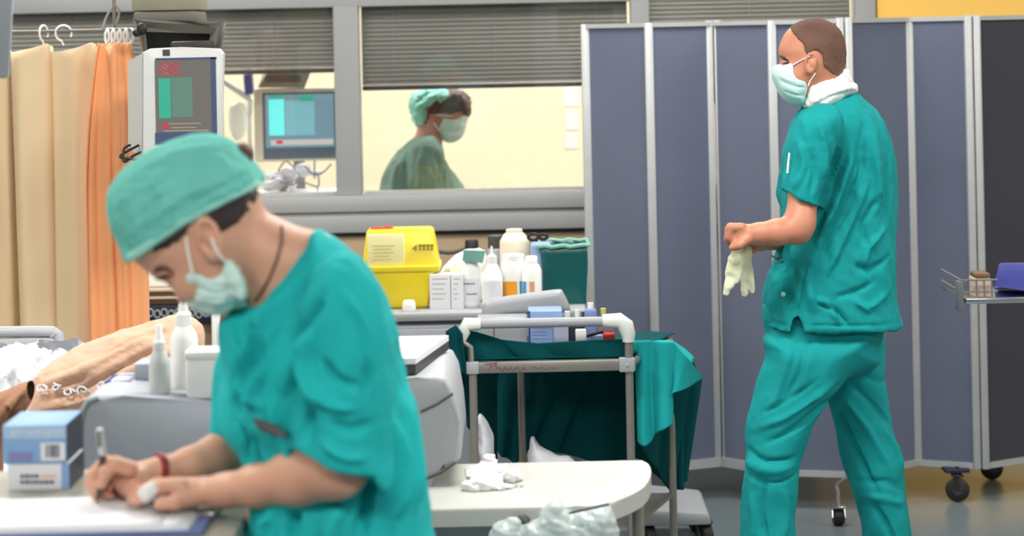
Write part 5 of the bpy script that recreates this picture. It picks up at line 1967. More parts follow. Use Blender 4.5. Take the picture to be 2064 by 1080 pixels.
# near arm
Fd.chain([P(675, 640, 3.29), P(688, 780, 3.23), P(676, 938, 3.20)], [.038, .038, .045], .012)
Fd.chain([P(676, 938, 3.20), P(600, 960, 3.235), P(520, 978, 3.28), P(455, 988, 3.315), P(415, 989, 3.335)], [.047, .0405, .0305, .0235, .021], .015)
Fd.ell(P(378, 988, 3.342), (.036, .036, .019), .012)
fingers(Fd, [
    [(365, 980, 3.318, .0115), (325, 982, 3.312, .0105), (296, 996, 3.312, .0100), (277, 1008, 3.314, .0085)],
    [(362, 977, 3.340, .0120), (318, 977, 3.336, .0108), (286, 992, 3.336, .0100), (266, 1006, 3.338, .0086)],
    [(362, 978, 3.362, .0115), (322, 977, 3.360, .0102), (290, 990, 3.360, .0095), (272, 1004, 3.360, .0082)],
    [(366, 981, 3.382, .0100), (334, 984, 3.382, .0088), (308, 994, 3.382, .0082), (294, 1004, 3.382, .0072)],
    [(388, 1004, 3.318, .0130), (352, 1012, 3.298, .0108), (322, 1016, 3.294, .0092)],
])
# far arm and writing hand
Fd.chain([P(600, 640, 3.52), P(540, 800, 3.53), P(505, 908, 3.52)], [.045, .043, .041], .02)
Fd.chain([P(505, 908, 3.52), P(440, 920, 3.49), P(385, 937, 3.46), P(330, 949, 3.435), P(305, 952, 3.425)], [.041, .034, .026, .0205, .0205], .014)
Fd.ell(P(268, 966, 3.410), (.030, .034, .026), .012)
Fd.ell(P(284, 990, 3.400), (.024, .026, .018), .010)
fingers(Fd, [
    [(262, 944, 3.372, .0125), (232, 934, 3.364, .0112), (212, 952, 3.360, .0105), (205, 975, 3.366, .0088)],      # thumb
    [(256, 942, 3.392, .0120), (212, 932, 3.386, .0112), (186, 958, 3.382, .0100), (192, 988, 3.376, .0086)],      # index
    [(258, 950, 3.412, .0120), (210, 942, 3.410, .0112), (183, 974, 3.404, .0100), (196, 1000, 3.394, .0088)],     # middle
    [(262, 962, 3.430, .0115), (220, 960, 3.430, .0105), (200, 988, 3.424, .0098), (222, 1004, 3.412, .0085)],     # ring
    [(268, 978, 3.442, .0105), (236, 984, 3.442, .0092), (222, 1002, 3.434, .0086), (246, 1006, 3.424, .0075)],    # little
])
V, Q = Fd.extract(2)
far_hand = (V[:, 2] < PZ + .002) & (V[:, 0] < P(480, 1000, 3.3).x)
V[far_hand, 2] = PZ + .002
sdf_obj('body', V, Q, 'skin', wm)
BODYV = V
# eye area
b = MB().tube([snap(V, 318, 544, HD, .0012), snap(V, 332, 536, HD, .0015), snap(V, 352, 533, HD, .0012)], [.0012, .0032, .0014], 7)
b.build('eyebrow', 'hair_dark', wm)
b = MB().tube([snap(V, 321, 556, HD, .001), snap(V, 332, 556, HD, .002), snap(V, 345, 551, HD, .002), snap(V, 353, 546, HD, .001)], [.001, .0028, .003, .001], 7)
b.build('eyelashes', 'hair_dark', wm)
# hair: under the cap rim at temple and nape
Fh = Field(P(260, 560, HD) + Vector((0, -.11, 0)), P(560, 270, HD) + Vector((0, .11, 0)), .004)
Fh.infl(HEAD, HD, .0785, .078, 0)
Fh.keep2d([(318, 480), (370, 430), (450, 350), (540, 300), (540, 385), (522, 400), (512, 420), (490, 440), (458, 462), (440, 440), (425, 428), (405, 436), (392, 455), (385, 468), (352, 488), (322, 502)], HD)
V, Q = Fh.extract(1)
V = wrinkle(V, Q, .0012, 300, seed=7, octaves=2)
sdf_obj('hair', V, Q, 'hair_dark', wm)
MB().sphere(P(489, 312, HD), .017, (1, 1.1, 1.1)).build('hair_bun', 'hair_red', wm)
# cap
CAP = [(217, 402), (228, 366), (265, 327), (325, 291), (390, 270), (432, 268), (470, 284), (503, 318), (528, 350), (545, 400), (500, 450), (420, 500), (340, 560), (275, 570), (250, 508), (232, 472), (220, 436)]
CUT = [(180, 200), (560, 200), (560, 350), (527, 366), (490, 388), (440, 412), (385, 441), (335, 474), (290, 505), (266, 524), (240, 540), (180, 540)]
Fh = Field(P(200, 580, HD) + Vector((0, -.12, 0)), P(560, 250, HD) + Vector((0, .12, 0)), .004)
Fh.infl(CAP, HD, .089, .105, 0, power=2.3)
Fh.keep2d(CUT, HD)
V, Q = Fh.extract(2)
V = folds(V, Q, [([(395, 412), (450, 375), (518, 340)], 4, -.0042), ([(300, 330), (380, 300), (440, 290)], 7, .003), ([(250, 420), (330, 370), (430, 320)], 9, -.0035),
                 ([(270, 470), (350, 410), (450, 350)], 8, .0035), ([(290, 440), (330, 400), (370, 380)], 8, -.004), ([(240, 360), (235, 430), (262, 500)], 7, -.003),
                 ([(380, 330), (450, 300), (490, 330)], 7, -.003), ([(300, 490), (370, 440), (430, 400)], 5, .003), ([(320, 350), (360, 420), (350, 450)], 7, .003), ([(450, 340), (480, 370), (500, 378)], 5, .003)], HD)
V = wrinkle(V, Q, .0012, 75, seed=8, octaves=3)
cp = sdf_obj('surgical_cap', V, Q, 'cap', wm)
Fh = Field(P(200, 580, HD) + Vector((0, -.12, 0)), P(560, 250, HD) + Vector((0, .12, 0)), .004)
Fh.infl(CAP, HD, .0915, .102, 0, power=2.3)
Fh.keep2d([(268, 526), (252, 512), (280, 497), (325, 467), (380, 432), (440, 402), (488, 378), (522, 358), (534, 370), (490, 392), (440, 418), (385, 448), (335, 482), (290, 513)], HD)
V, Q = Fh.extract(1)
sdf_obj('cap_hem', V, Q, 'cap_hem', cp)
# mask
Fh = Field(P(360, 660, HD) + Vector((0, -.11, 0)), P(530, 490, HD) + Vector((0, .11, 0)), .0035)
Fh.infl(HEAD, HD, .080, .078, 0)
Fh.infl([(384, 560), (380, 600), (383, 618), (400, 625), (424, 633), (455, 632), (485, 618), (503, 598), (507, 560), (460, 520), (410, 530)], HD, .070, .05, .01)
Fh.ell(P(484, 565, HD - .066), (.016, .012, .035), .014, ydir(468, 515, 500, 610))
Fh.keep2d([(391, 538), (408, 541), (441, 553), (459, 542), (466, 514), (478, 514), (492, 535), (506, 562), (506, 590), (500, 604), (482, 615), (460, 628), (424, 634), (396, 626), (379, 616), (384, 580)], HD)
V, Q = Fh.extract(2)
V = folds(V, Q, [([(395, 560), (440, 580), (500, 572)], 4, -.003), ([(390, 590), (440, 600), (500, 590)], 4, .0025), ([(392, 605), (440, 615), (480, 606)], 4, -.003), ([(440, 555), (470, 560), (500, 550)], 4, .003), ([(462, 545), (470, 580), (468, 610)], 4, -.003)], HD)
V = wrinkle(V, Q, .0009, 120, seed=10)
mk = sdf_obj('face_mask', V, Q, 'mask', wm)
MV = np.concatenate([BODYV, V])
for pp in ([(390, 468), (392, 490), (397, 515), (403, 540)], [(442, 470), (448, 485), (456, 500), (468, 518)]):
    MB().tube([snap(MV, x, y, HD, .0018) for x, y in pp], .0021, 6).build('ear_loop', 'white', mk)
# neck cord
MB().tube([snap(BODYV, x, y, HD, .001) for x, y in [(572, 452), (574, 480), (566, 515), (552, 550), (535, 580), (520, 600)]], .0022, 6).build('neck_cord', 'cord', wm)
# bracelet
c = P(322, 949, 3.432)
dirv = (P(300, 952, 3.424) - P(385, 937, 3.46)).normalized()
a_ = dirv.cross(Vector((0, 0, 1))).normalized()
b__ = dirv.cross(a_)
MB().tube([c + (a_ * math.cos(q * math.pi / 12) + b__ * math.sin(q * math.pi / 12)) * .0225 + dirv * (.004 * math.sin(q * math.pi / 12)) for q in range(24)], .0062, 8, closed=True).build('wristband', 'bracelet', wm)
# white dressing on a finger of the resting hand
MB().tube([P(318, 980, 3.313), P(300, 993, 3.313), P(286, 1003, 3.313)], [.0122, .0126, .0112], 12).build('finger_dressing', 'gauze', wm)
# tunic
TOR = [(640, 457), (690, 486), (735, 530), (775, 592), (805, 670), (823, 750), (839, 850), (855, 950), (870, 1060), (885, 1250), (490, 1250), (486, 1100), (496, 1020), (492, 970), (480, 918), (458, 885),
       (443, 850), (440, 790), (446, 740), (442, 690), (446, 645), (470, 626), (505, 612), (532, 588), (566, 540), (600, 498)]
lo = P(430, 1210, 3.3)
Ft = Field((lo.x - .03, 3.06, P(600, 1200, 3.3).z), (P(900, 1000, 3.5).x + .03, 3.66, P(640, 440, 3.38).z + .02), .005)
# near sleeve: open at the hem
Ft.infl([(640, 530), (700, 505), (752, 556), (784, 640), (794, 730), (788, 820), (778, 890), (768, 1000), (590, 1000), (586, 880), (592, 800), (602, 720), (600, 620)], 3.20, .078, .075, 0)
Ft.keep2d([(540, 1100), (585, 896), (601, 902), (660, 924), (715, 941), (758, 945), (800, 1100)], 3.20, drop=True)
Ft.cap(P(690, 830, 3.20), P(668, 1010, 3.20), .045, .060, .004, mode='sub')
Ft.infl(TOR, 3.385, .165, .15, .028, power=2.2)
Ft.chain([P(600, 600, 3.53), P(530, 760, 3.54), P(492, 880, 3.53)], [.075, .07, .062], .03)
V, Q = Ft.extract(2)
STW = [
    ([(765, 520), (790, 590), (800, 640)], 10, -.016),
    ([(620, 560), (570, 640), (520, 760)], 13, -.012), ([(660, 580), (610, 680), (590, 790)], 12, -.016), ([(560, 600), (500, 700), (480, 800)], 11, .010),
    ([(590, 610), (540, 720), (500, 840)], 8, .010), ([(640, 620), (600, 700), (575, 800)], 8, .010),
    ([(470, 650), (480, 740), (470, 850)], 12, -.008), ([(500, 650), (520, 700), (505, 760)], 8, -.008),
    ([(640, 640), (635, 720), (660, 800)], 9, .012), ([(660, 700), (690, 740), (740, 760)], 8, -.008), ([(650, 760), (680, 790), (730, 800)], 8, .008),
    ([(620, 740), (640, 800), (620, 860)], 9, -.010), ([(680, 820), (720, 840), (760, 830)], 8, -.006), ([(660, 860), (700, 890), (750, 900)], 8, .006),
    ([(700, 560), (740, 640), (760, 740)], 12, .006), ([(720, 600), (750, 690), (750, 780)], 8, -.006),
    ([(800, 700), (812, 800), (800, 900)], 10, -.010), ([(785, 850), (800, 950), (790, 1060)], 12, .010), ([(820, 800), (830, 920), (830, 1040)], 10, .008),
    ([(750, 960), (740, 1010), (730, 1080)], 14, -.012), ([(690, 1010), (670, 1050), (660, 1090)], 14, .010), ([(600, 1030), (590, 1060), (590, 1100)], 14, -.010), ([(540, 1040), (530, 1070), (530, 1100)], 12, .008),
    ([(520, 850), (560, 870), (600, 866)], 6, -.008), ([(500, 880), (520, 930), (515, 980)], 9, -.012), ([(478, 860), (490, 900), (495, 950)], 6, -.010),
    ([(545, 800), (560, 840), (550, 880)], 9, .008), ([(480, 760), (500, 800), (540, 820)], 8, .008),
]
V = folds(V, Q, deeper(STW, 2.3), 3.24)
V = wrinkle(V, Q, .0032, 26, (1.3, 1, .6), seed=14, octaves=3)
tun = sdf_obj('tunic', V, Q, 'scrub_w', wm)
# pocket edge with dark pens
b = MB().tube([snap(V, 517, 838, 3.24, .002, .02), snap(V, 535, 848, 3.24, .004, .02), snap(V, 560, 853, 3.24, .004, .02), snap(V, 588, 856, 3.24, .002, .02)], [.003, .008, .008, .003], 8)
b.build('pen_in_pocket', 'dgrey', tun)
# trousers and shoes
Ft = Field((P(470, 1100, 3.4).x, 3.15, .02), (P(900, 1100, 3.4).x + .06, 3.65, .98), .009)
cxw = P(690, 1100, 3.4).x
for dy in (-.10, .10):
    Ft.chain([(cxw + .02, 3.40 + dy * .8, .88), (cxw - .02, 3.40 + dy, .50), (cxw + .01, 3.40 + dy, .08)], [.115, .075, .062], .02)
Ft.ell((cxw + .02, 3.4, .88), (.15, .18, .12), .04)
V, Q = Ft.extract(2)
V = wrinkle(V, Q, .004, 22, (1, 1, .5), seed=15)
V[:, 2] = np.maximum(V[:, 2], .035)
sdf_obj('trousers', V, Q, 'scrub_w', wm)


def shoe(parent, x, y, L=.26, dirx=-1):
    Fs = Field((x - .24, y - .06, -.01), (x + .24, y + .06, .11), .007)
    Fs.ell((x + dirx * .06, y, .03), (L * .42, .046, .032), .01)
    Fs.ell((x - dirx * .05, y, .04), (.075, .038, .042), .02)
    V, Q = Fs.extract(2)
    V[:, 2] = np.maximum(V[:, 2], 0.0005)
    sdf_obj('shoe', V, Q, 'shoe', parent)


shoe(wm, cxw, 3.30)
shoe(wm, cxw, 3.50)
# pen held
pn = thing('pen', tuple(P(193, 1008, 3.37)), 'white and dark pen held in the writing hand', 'pen')
MB().tube([P(201, 864, 3.352), P(204, 890, 3.357), P(207, 916, 3.362)], [.0052, .0055, .0055], 10).build('clear_end', 'pwhite', pn)
b = MB().tube([P(207, 916, 3.362), P(206, 950, 3.366), P(200, 992, 3.372), P(195, 1012, 3.375)], [.0056, .0056, .005, .0012], 10)
b.build('barrel', 'dgrey', pn)
MB().tube([P(199, 868, 3.345), P(201, 900, 3.350)], .002, 6).build('clip', 'dgrey', pn)

# ================================================================== man walking
mn = thing('person', (P(1680, 1300, 6.25).x, 6.25, 0), 'person walking in teal scrubs seen from behind, holding latex gloves', 'person')
MDp = 6.25
MH = [(1640, 38), (1606, 47), (1583, 66), (1571, 92), (1569, 110), (1572, 120), (1570, 130), (1561, 142), (1559, 151), (1566, 166), (1574, 186), (1590, 202), (1610, 207), (1634, 192),
      (1648, 178), (1690, 165), (1700, 145), (1704, 115), (1702, 86), (1690, 59), (1668, 43)]
Fd = Field((P(1450, 300, 6.1).x, 5.96, .62), (P(1820, 300, 6.3).x, 6.52, 1.80), .0048)
Fd.infl(MH, MDp, .076, .082, 0)
Fd.ell(P(1580, 124, MDp - .05), (.014, .014, .010), .008, mode='sub')
Fd.ell(P(1583, 125, MDp - .040), (.011, .010, .009), .003)
Fd.ell(P(1598, 160, MDp - .045), (.03, .012, .03), .02)
ear(Fd, 1634, 126, MDp - .079, .031, .018, ydir(1636, 100, 1632, 150), .010)
Fd.cap(P(1660, 150, MDp), P(1680, 240, MDp + .01), .056, .062, .02)
Fd.infl([(1690, 210), (1740, 225), (1780, 290), (1775, 590), (1640, 590), (1630, 400), (1620, 240)], MDp + .01, .12, .10, .02)
Fd.chain([P(1645, 270, 6.12), P(1620, 390, 6.08), P(1612, 450, 6.055)], [.045, .040, .042], .015)
Fd.chain([P(1612, 446, 6.055), P(1606, 462, 6.05), P(1565, 468, 6.035), P(1528, 471, 6.04), P(1512, 473, 6.045)], [.040, .0385, .034, .0275, .026], .016)
Fd.ell(P(1492, 472, 6.055), (.030, .036, .032), .012)
fingers(Fd, [
    [(1494, 458, 6.030, .013), (1472, 458, 6.028, .0125), (1468, 478, 6.030, .0115), (1484, 488, 6.036, .0105)],
    [(1494, 460, 6.052, .013), (1470, 461, 6.052, .0125), (1467, 482, 6.052, .0115), (1484, 492, 6.056, .0105)],
    [(1494, 462, 6.074, .0125), (1472, 465, 6.074, .012), (1470, 486, 6.074, .011), (1487, 496, 6.076, .010)],
    [(1496, 466, 6.094, .0115), (1477, 472, 6.094, .011), (1475, 491, 6.094, .010), (1490, 499, 6.094, .009)],
    [(1506, 482, 6.025, .0145), (1490, 494, 6.018, .0125), (1476, 499, 6.022, .0105)],
])
# far arm
Fd.chain([P(1640, 300, 6.38), P(1620, 440, 6.40), P(1575, 480, 6.30), P(1530, 487, 6.17), P(1514, 490, 6.13)], [.05, .043, .034, .024, .023], .015)
Fd.ell(P(1508, 490, 6.125), (.024, .026, .022), .01)
fingers(Fd, [[(1508, 484, 6.10, .011), (1494, 492, 6.10, .0105), (1498, 503, 6.11, .009)], [(1510, 486, 6.12, .011), (1494, 497, 6.125, .0105), (1500, 507, 6.13, .009)],
             [(1512, 488, 6.14, .011), (1500, 500, 6.15, .010), (1508, 508, 6.15, .009)], [(1514, 490, 6.155, .010), (1506, 502, 6.165, .009), (1514, 508, 6.165, .008)],
             [(1516, 494, 6.105, .012), (1522, 502, 6.10, .0105), (1516, 507, 6.10, .009)]])
V, Q = Fd.extract(2)
sdf_obj('body', V, Q, 'skin_tan', mn)
MBV = V
MB().tube([snap(V, 1569, 112, MDp, .001), snap(V, 1575, 116, MDp, .002), snap(V, 1584, 122, MDp, .001)], [.002, .0042, .002], 7).build('eyebrow', 'hair_dark', mn)
MB().tube([snap(V, 1574, 126, MDp, .001), snap(V, 1580, 126, MDp, .0015), snap(V, 1586, 125, MDp, .001)], [.001, .0022, .001], 6).build('eyelashes', 'hair_dark', mn)
Fh = Field((P(1560, 200, MDp).x, 6.15, P(1600, 170, MDp).z), (P(1715, 200, MDp).x, 6.35, 1.80), .004)
Fh.infl(MH, MDp, .0805, .0835, 0)
Fh.Fv -= .0018
Fh.keep2d([(1640, 20), (1598, 42), (1592, 60), (1600, 75), (1612, 88), (1616, 104), (1622, 118), (1628, 104), (1640, 100), (1650, 112), (1652, 130), (1664, 140), (1676, 150), (1715, 152), (1720, 60), (1690, 30)], MDp, smooth=3)
V, Q = Fh.extract(1)
V = wrinkle(V, Q, .0006, 300, seed=17, octaves=2)
sdf_obj('hair', V, Q, 'hair_buzz', mn)
# collar wrap
Fh = Field((P(1600, 200, MDp).x, 6.10, P(1600, 235, MDp).z), (P(1740, 200, MDp).x, 6.40, P(1600, 120, MDp).z), .0045)
Fh.infl([(1626, 172), (1650, 158), (1685, 148), (1703, 138), (1714, 156), (1726, 180), (1700, 200), (1660, 226), (1632, 222), (1618, 212), (1620, 190)], MDp, .082, .05, 0, power=2.6)
V, Q = Fh.extract(2)
V = folds(V, Q, [([(1632, 185), (1665, 165), (1704, 150)], 3, .004), ([(1630, 195), (1665, 176), (1712, 163)], 3, -.005), ([(1632, 204), (1665, 186), (1716, 172)], 3, .004), ([(1636, 212), (1665, 194), (1700, 184)], 2.5, -.004)], MDp)
V = wrinkle(V, Q, .002, 90, seed=18)
sdf_obj('neck_wrap', V, Q, 'gauze', mn)
# mask
Fh = Field((P(1545, 200, MDp).x, 6.14, P(1600, 225, MDp).z), (P(1650, 200, MDp).x, 6.36, P(1600, 120, MDp).z), .004)
Fh.infl(MH, MDp, .080, .082, 0)
Fh.ell(P(1598, 160, MDp - .045), (.034, .017, .034), .02)
Fh.Fv -= .002
Fh.infl([(1562, 132), (1556, 150), (1562, 170), (1574, 194), (1596, 210), (1618, 212), (1625, 190), (1610, 160), (1590, 135)], MDp, .07, .05, .008)
Fh.keep2d([(1553, 128), (1574, 130), (1592, 126), (1594, 148), (1600, 158), (1618, 164), (1622, 176), (1620, 216), (1590, 216), (1560, 190), (1550, 150)], MDp)
V, Q = Fh.extract(2)
V = folds(V, Q, [([(1565, 160), (1590, 172), (1618, 176)], 2.5, -.004), ([(1564, 150), (1585, 160), (1600, 164)], 2.5, .003), ([(1575, 182), (1595, 190), (1618, 192)], 2.5, -.003)], MDp)
mk = sdf_obj('face_mask', V, Q, 'mask2', mn)
MV = np.concatenate([MBV, V])
MB().tube([snap(MV, x, y, MDp, .0015) for x, y in [(1592, 130), (1606, 122), (1624, 112)]], .0015, 6).build('ear_loop', 'white', mk)
MB().tube([snap(MV, x, y, MDp, .002) for x, y in [(1622, 172), (1626, 162), (1631, 153), (1636, 146)]], .0016, 6).build('ear_loop', 'white', mk)
# trousers
Ft = Field((P(1470, 900, 6.2).x, 5.98, .05), (P(1900, 900, 6.3).x, 6.56, P(1600, 610, 6.25).z), .006)
Ft.infl([(1640, 672), (1650, 760), (1668, 815), (1690, 885), (1712, 970), (1738, 1070), (1768, 1275), (1868, 1275), (1836, 1080), (1824, 970), (1802, 870), (1784, 780), (1780, 690), (1770, 672)], 6.37, .095, .085, 0)
Ft.infl([(1556, 672), (1543, 720), (1517, 800), (1505, 880), (1496, 980), (1491, 1080), (1490, 1280), (1600, 1280), (1604, 1080), (1606, 1000), (1616, 930), (1640, 862), (1680, 792), (1738, 705), (1748, 672)], 6.20, .090, .085, .008)
Ft.infl([(1556, 600), (1552, 690), (1566, 740), (1660, 770), (1765, 740), (1775, 690), (1775, 600)], 6.26, .115, .10, .02)
V, Q = Ft.extract(2)
V = folds(V, Q, deeper([([(1680, 760), (1600, 820), (1520, 860)], 8, .010), ([(1690, 790), (1610, 850), (1530, 890)], 8, -.010), ([(1640, 760), (1580, 800), (1530, 830)], 6, -.008),
                 ([(1500, 900), (1540, 920), (1600, 915)], 6, -.012), ([(1495, 925), (1540, 940), (1590, 935)], 7, .010), ([(1500, 950), (1550, 965), (1600, 950)], 6, -.008),
                 ([(1540, 960), (1530, 1020), (1540, 1080)], 8, -.010), ([(1570, 970), (1580, 1030), (1570, 1090)], 9, .008), ([(1510, 980), (1515, 1040), (1510, 1090)], 6, .006),
                 ([(1590, 690), (1570, 760), (1545, 830)], 8, .008), ([(1620, 690), (1600, 760), (1570, 800)], 8, -.008)], 1.2), 6.18)
V = folds(V, Q, deeper([([(1700, 760), (1750, 800), (1790, 850)], 8, -.012), ([(1690, 790), (1740, 850), (1780, 930)], 9, .010), ([(1680, 820), (1720, 900), (1760, 980)], 8, -.012),
                 ([(1720, 740), (1760, 760), (1790, 770)], 6, -.008), ([(1730, 960), (1780, 960), (1820, 980)], 6, -.008), ([(1740, 990), (1780, 995), (1825, 1010)], 6, .008),
                 ([(1750, 1000), (1780, 1050), (1800, 1090)], 9, -.010), ([(1770, 850), (1800, 900), (1815, 950)], 7, .008)], 1.2), 6.36)
V = wrinkle(V, Q, .0032, 28, (1, 1, .6), seed=19, octaves=3)
sdf_obj('trousers', V, Q, 'scrub', mn)
xs1 = P(1545, 1290, 6.18).x
xs2 = P(1815, 1290, 6.37).x
shoe(mn, xs1 - .02, 6.18, .27)
shoe(mn, xs2 - .02, 6.37, .27)
# tunic
TM = [(1716, 184), (1742, 204), (1772, 232), (1792, 270), (1804, 320), (1807, 400), (1804, 500), (1804, 600), (1802, 720), (1543, 720), (1541, 640), (1541, 600), (1550, 560), (1563, 520), (1574, 470), (1574, 400),
      (1574, 340), (1582, 290), (1600, 240), (1622, 212), (1650, 204), (1680, 190)]
Ft = Field((P(1525, 400, 6.1).x, 5.96, P(1600, 725, 6.2).z), (P(1825, 400, 6.3).x, 6.56, P(1700, 165, 6.2).z), .0052)
Ft.infl([(1655, 210), (1618, 226), (1594, 262), (1582, 320), (1568, 430), (1560, 470), (1655, 470), (1664, 400), (1684, 330), (1700, 260), (1690, 220)], 6.09, .075, .07, 0)
Ft.keep2d([(1540, 500), (1560, 372), (1572, 379), (1590, 392), (1612, 402), (1645, 414), (1690, 440), (1690, 500)], 6.09, drop=True)
Ft.cap(P(1622, 360, 6.085), P(1606, 440, 6.075), .044, .053, .004, mode='sub')
Ft.infl(TM, 6.265, .155, .14, .022, power=2.3)
Ft.chain([P(1640, 290, 6.38), P(1612, 390, 6.40)], [.075, .066], .03)
Ft.keep2d([(1500, 800), (1500, 658), (1543, 664), (1592, 671), (1598, 650), (1606, 636), (1613, 650), (1620, 670), (1800, 667), (1850, 667), (1850, 800)], 6.14, drop=True)
V, Q = Ft.extract(2)
V = folds(V, Q, deeper([
    ([(1690, 290), (1668, 370), (1650, 430)], 9, -.020), ([(1700, 330), (1670, 410), (1640, 490)], 6, -.012), ([(1720, 300), (1690, 400), (1650, 480)], 8, .010),
    ([(1740, 330), (1700, 430), (1640, 540)], 7, -.010), ([(1750, 360), (1710, 460), (1660, 560)], 8, .008),
    ([(1760, 260), (1768, 340), (1772, 420)], 10, .009), ([(1745, 240), (1735, 300), (1740, 350)], 8, -.007), ([(1790, 300), (1795, 380), (1790, 450)], 8, -.006),
    ([(1770, 400), (1740, 450), (1750, 500)], 8, -.008), ([(1790, 460), (1750, 500), (1740, 540)], 7, .008), ([(1795, 520), (1750, 545), (1720, 530)], 7, -.008),
    ([(1760, 570), (1720, 590), (1680, 600)], 7, -.007), ([(1790, 590), (1750, 620), (1720, 600)], 7, .007), ([(1650, 610), (1690, 630), (1710, 655)], 5, -.010), ([(1640, 600), (1670, 615), (1690, 650)], 5, .008),
    ([(1625, 655), (1700, 656), (1795, 655)], 3, -.004), ([(1548, 652), (1570, 656), (1590, 658)], 3, -.004),
    ([(1600, 520), (1590, 570), (1600, 620)], 9, -.012), ([(1575, 540), (1560, 590), (1560, 640)], 8, .008), ([(1620, 540), (1612, 580), (1610, 620)], 7, .008), ([(1590, 480), (1585, 520), (1570, 550)], 8, -.012),
    ([(1600, 270), (1610, 330), (1590, 380)], 8, .006), ([(1625, 290), (1630, 350), (1620, 395)], 7, -.006), ([(1640, 240), (1655, 300), (1650, 360)], 7, .005), ([(1650, 500), (1630, 560), (1640, 620)], 9, .008),
], 1.5), 6.12)
V = wrinkle(V, Q, .003, 28, (1.2, 1, .7), seed=20, octaves=3)
tn = sdf_obj('tunic', V, Q, 'scrub', mn)
MB().tube([snap(V, 1569, 528, 6.12, .002, .012), snap(V, 1576, 528, 6.12, .002, .012), snap(V, 1584, 525, 6.12, .002, .012)], .003, 6).build('pocket_edge', 'dgrey', tn)
MB().sphere(snap(V, 1582, 596, 6.12, .001, .01), .007, (1, .5, 1), 12, 8).build('snap_button', 'cap_hem', tn)
b = MB().tube([snap(V, x, y, 6.12, .003, .012) for x, y in [(1584, 305), (1582, 325), (1580, 345)]], .0028, 8)
b.build('badge_edge', 'white', tn)
# gloves in his hand
for (chs, lab, dd_) in (
    ([[(1488, 500, .013), (1482, 522, .020)], [(1478, 520, .013), (1470, 552, .011), (1464, 590, .0095)], [(1484, 525, .012), (1478, 556, .011), (1473, 576, .0095)], [(1490, 522, .011), (1488, 548, .010), (1484, 566, .009)]],
     'cream latex glove hanging lower left from the fist', 6.06),
    ([[(1506, 500, .013), (1502, 522, .018)], [(1497, 522, .012), (1498, 560, .0105), (1501, 592, .009)], [(1503, 526, .011), (1506, 556, .010), (1505, 578, .009)], [(1508, 522, .011), (1513, 556, .010), (1516, 586, .0085)], [(1508, 508, .010), (1520, 502, .012)]],
     'cream latex glove hanging nearest the tunic from the fist', 6.10)):
    Fg = Field((P(1450, 500, 6.0).x, dd_ - .05, P(1500, 605, 6.1).z), (P(1535, 500, 6.0).x, dd_ + .05, P(1500, 485, 6.1).z), .0035)
    for ch in chs:
        Fg.chain([P(x, y, dd_) for x, y, r in ch], [r for x, y, r in ch], .004, .6)
    V, Q = Fg.extract(1)
    V = wrinkle(V, Q, .0015, 120, seed=22)
    o = sdf_obj('latex_glove', V, Q, 'glove', None, tuple(P(chs[0][0][0], 500, dd_)))
    tag(o, lab, 'glove', 'gloves held by the walking person')

# ================================================================== woman behind the glass
tw = thing('person', (P(860, 700, 10.0).x, 10.0, 0), 'person behind the glass in pale green gown, bouffant cap and glasses', 'person')
GD = 10.0
lo = P(740, 430, GD)
Fd = Field((P(740, 300, GD).x, GD - .32, .9), (P(970, 300, GD).x, GD + .32, P(880, 160, GD).z), .007)
GH = [(842, 200), (865, 183), (905, 182), (932, 190), (940, 208), (938, 224), (946, 236), (938, 246), (934, 262), (922, 280), (902, 284), (885, 270), (880, 290), (850, 280), (848, 250), (838, 225)]
Fd.infl(GH, GD, .075, .07, 0)
Fd.cap(P(868, 250, GD), P(860, 310, GD), .055, .07, .02)
Fd.infl([(855, 285), (880, 290), (905, 340), (925, 400), (925, 470), (790, 470), (790, 390), (825, 310)], GD, .12, .1, .02)
Fd.chain([P(860, 320, GD - .17), P(850, 400, GD - .19), P(880, 460, GD - .16), P(940, 470, GD - .1)], [.05, .045, .035, .028], .01)
Fd.chain([P(860, 320, GD + .17), P(850, 400, GD + .19), P(880, 460, GD + .16), P(940, 470, GD + .1)], [.05, .045, .035, .028], .01)
for dy in (-.1, .1):
    c = P(950, 472, GD + dy)
    Fd.ell(c, (.04, .02, .03), .01)
    for k in range(4):
        q = c + Vector((.03, (k - 1.5) * .018, 0))
        Fd.chain([q, q + Vector((.04, 0, -.01)), q + Vector((.055, 0, -.03))], [.010, .009, .008], .003)
    Fd.chain([c, c + Vector((.03, -.03 * (1 if dy < 0 else -1), -.02))], [.012, .010], .003)
ear(Fd, 872, 240, GD - .078, .032, .018, ydir(870, 222, 876, 256))
V, Q = Fd.extract(2)
sdf_obj('body', V, Q, 'skin_tan', tw)
TV = V
Fh = Field((P(815, 300, GD).x, GD - .12, P(900, 300, GD).z), (P(965, 300, GD).x, GD + .12, P(880, 165, GD).z), .007)
Fh.infl(GH, GD, .082, .07, 0)
Fh.infl([(885, 190), (905, 178), (932, 182), (947, 198), (950, 216), (944, 232), (936, 232), (925, 222), (905, 230), (880, 232)], GD, .07, .04, .01)
Fh.keep2d([(895, 170), (955, 170), (955, 236), (938, 234), (932, 222), (910, 228), (895, 226), (880, 228), (866, 238), (858, 262), (848, 250), (862, 225)], GD)
V, Q = Fh.extract(1)
V = wrinkle(V, Q, .004, 90, seed=24)
sdf_obj('hair', V, Q, 'hair_red', tw)
Fh = Field((P(812, 300, GD).x, GD - .15, P(900, 275, GD).z), (P(930, 300, GD).x, GD + .15, P(880, 160, GD).z), .007)
Fh.infl([(827, 222), (828, 200), (842, 183), (868, 176), (900, 179), (917, 186), (912, 202), (890, 222), (872, 232), (862, 250), (846, 256), (834, 244)], GD, .105, .09, 0)
V, Q = Fh.extract(2)
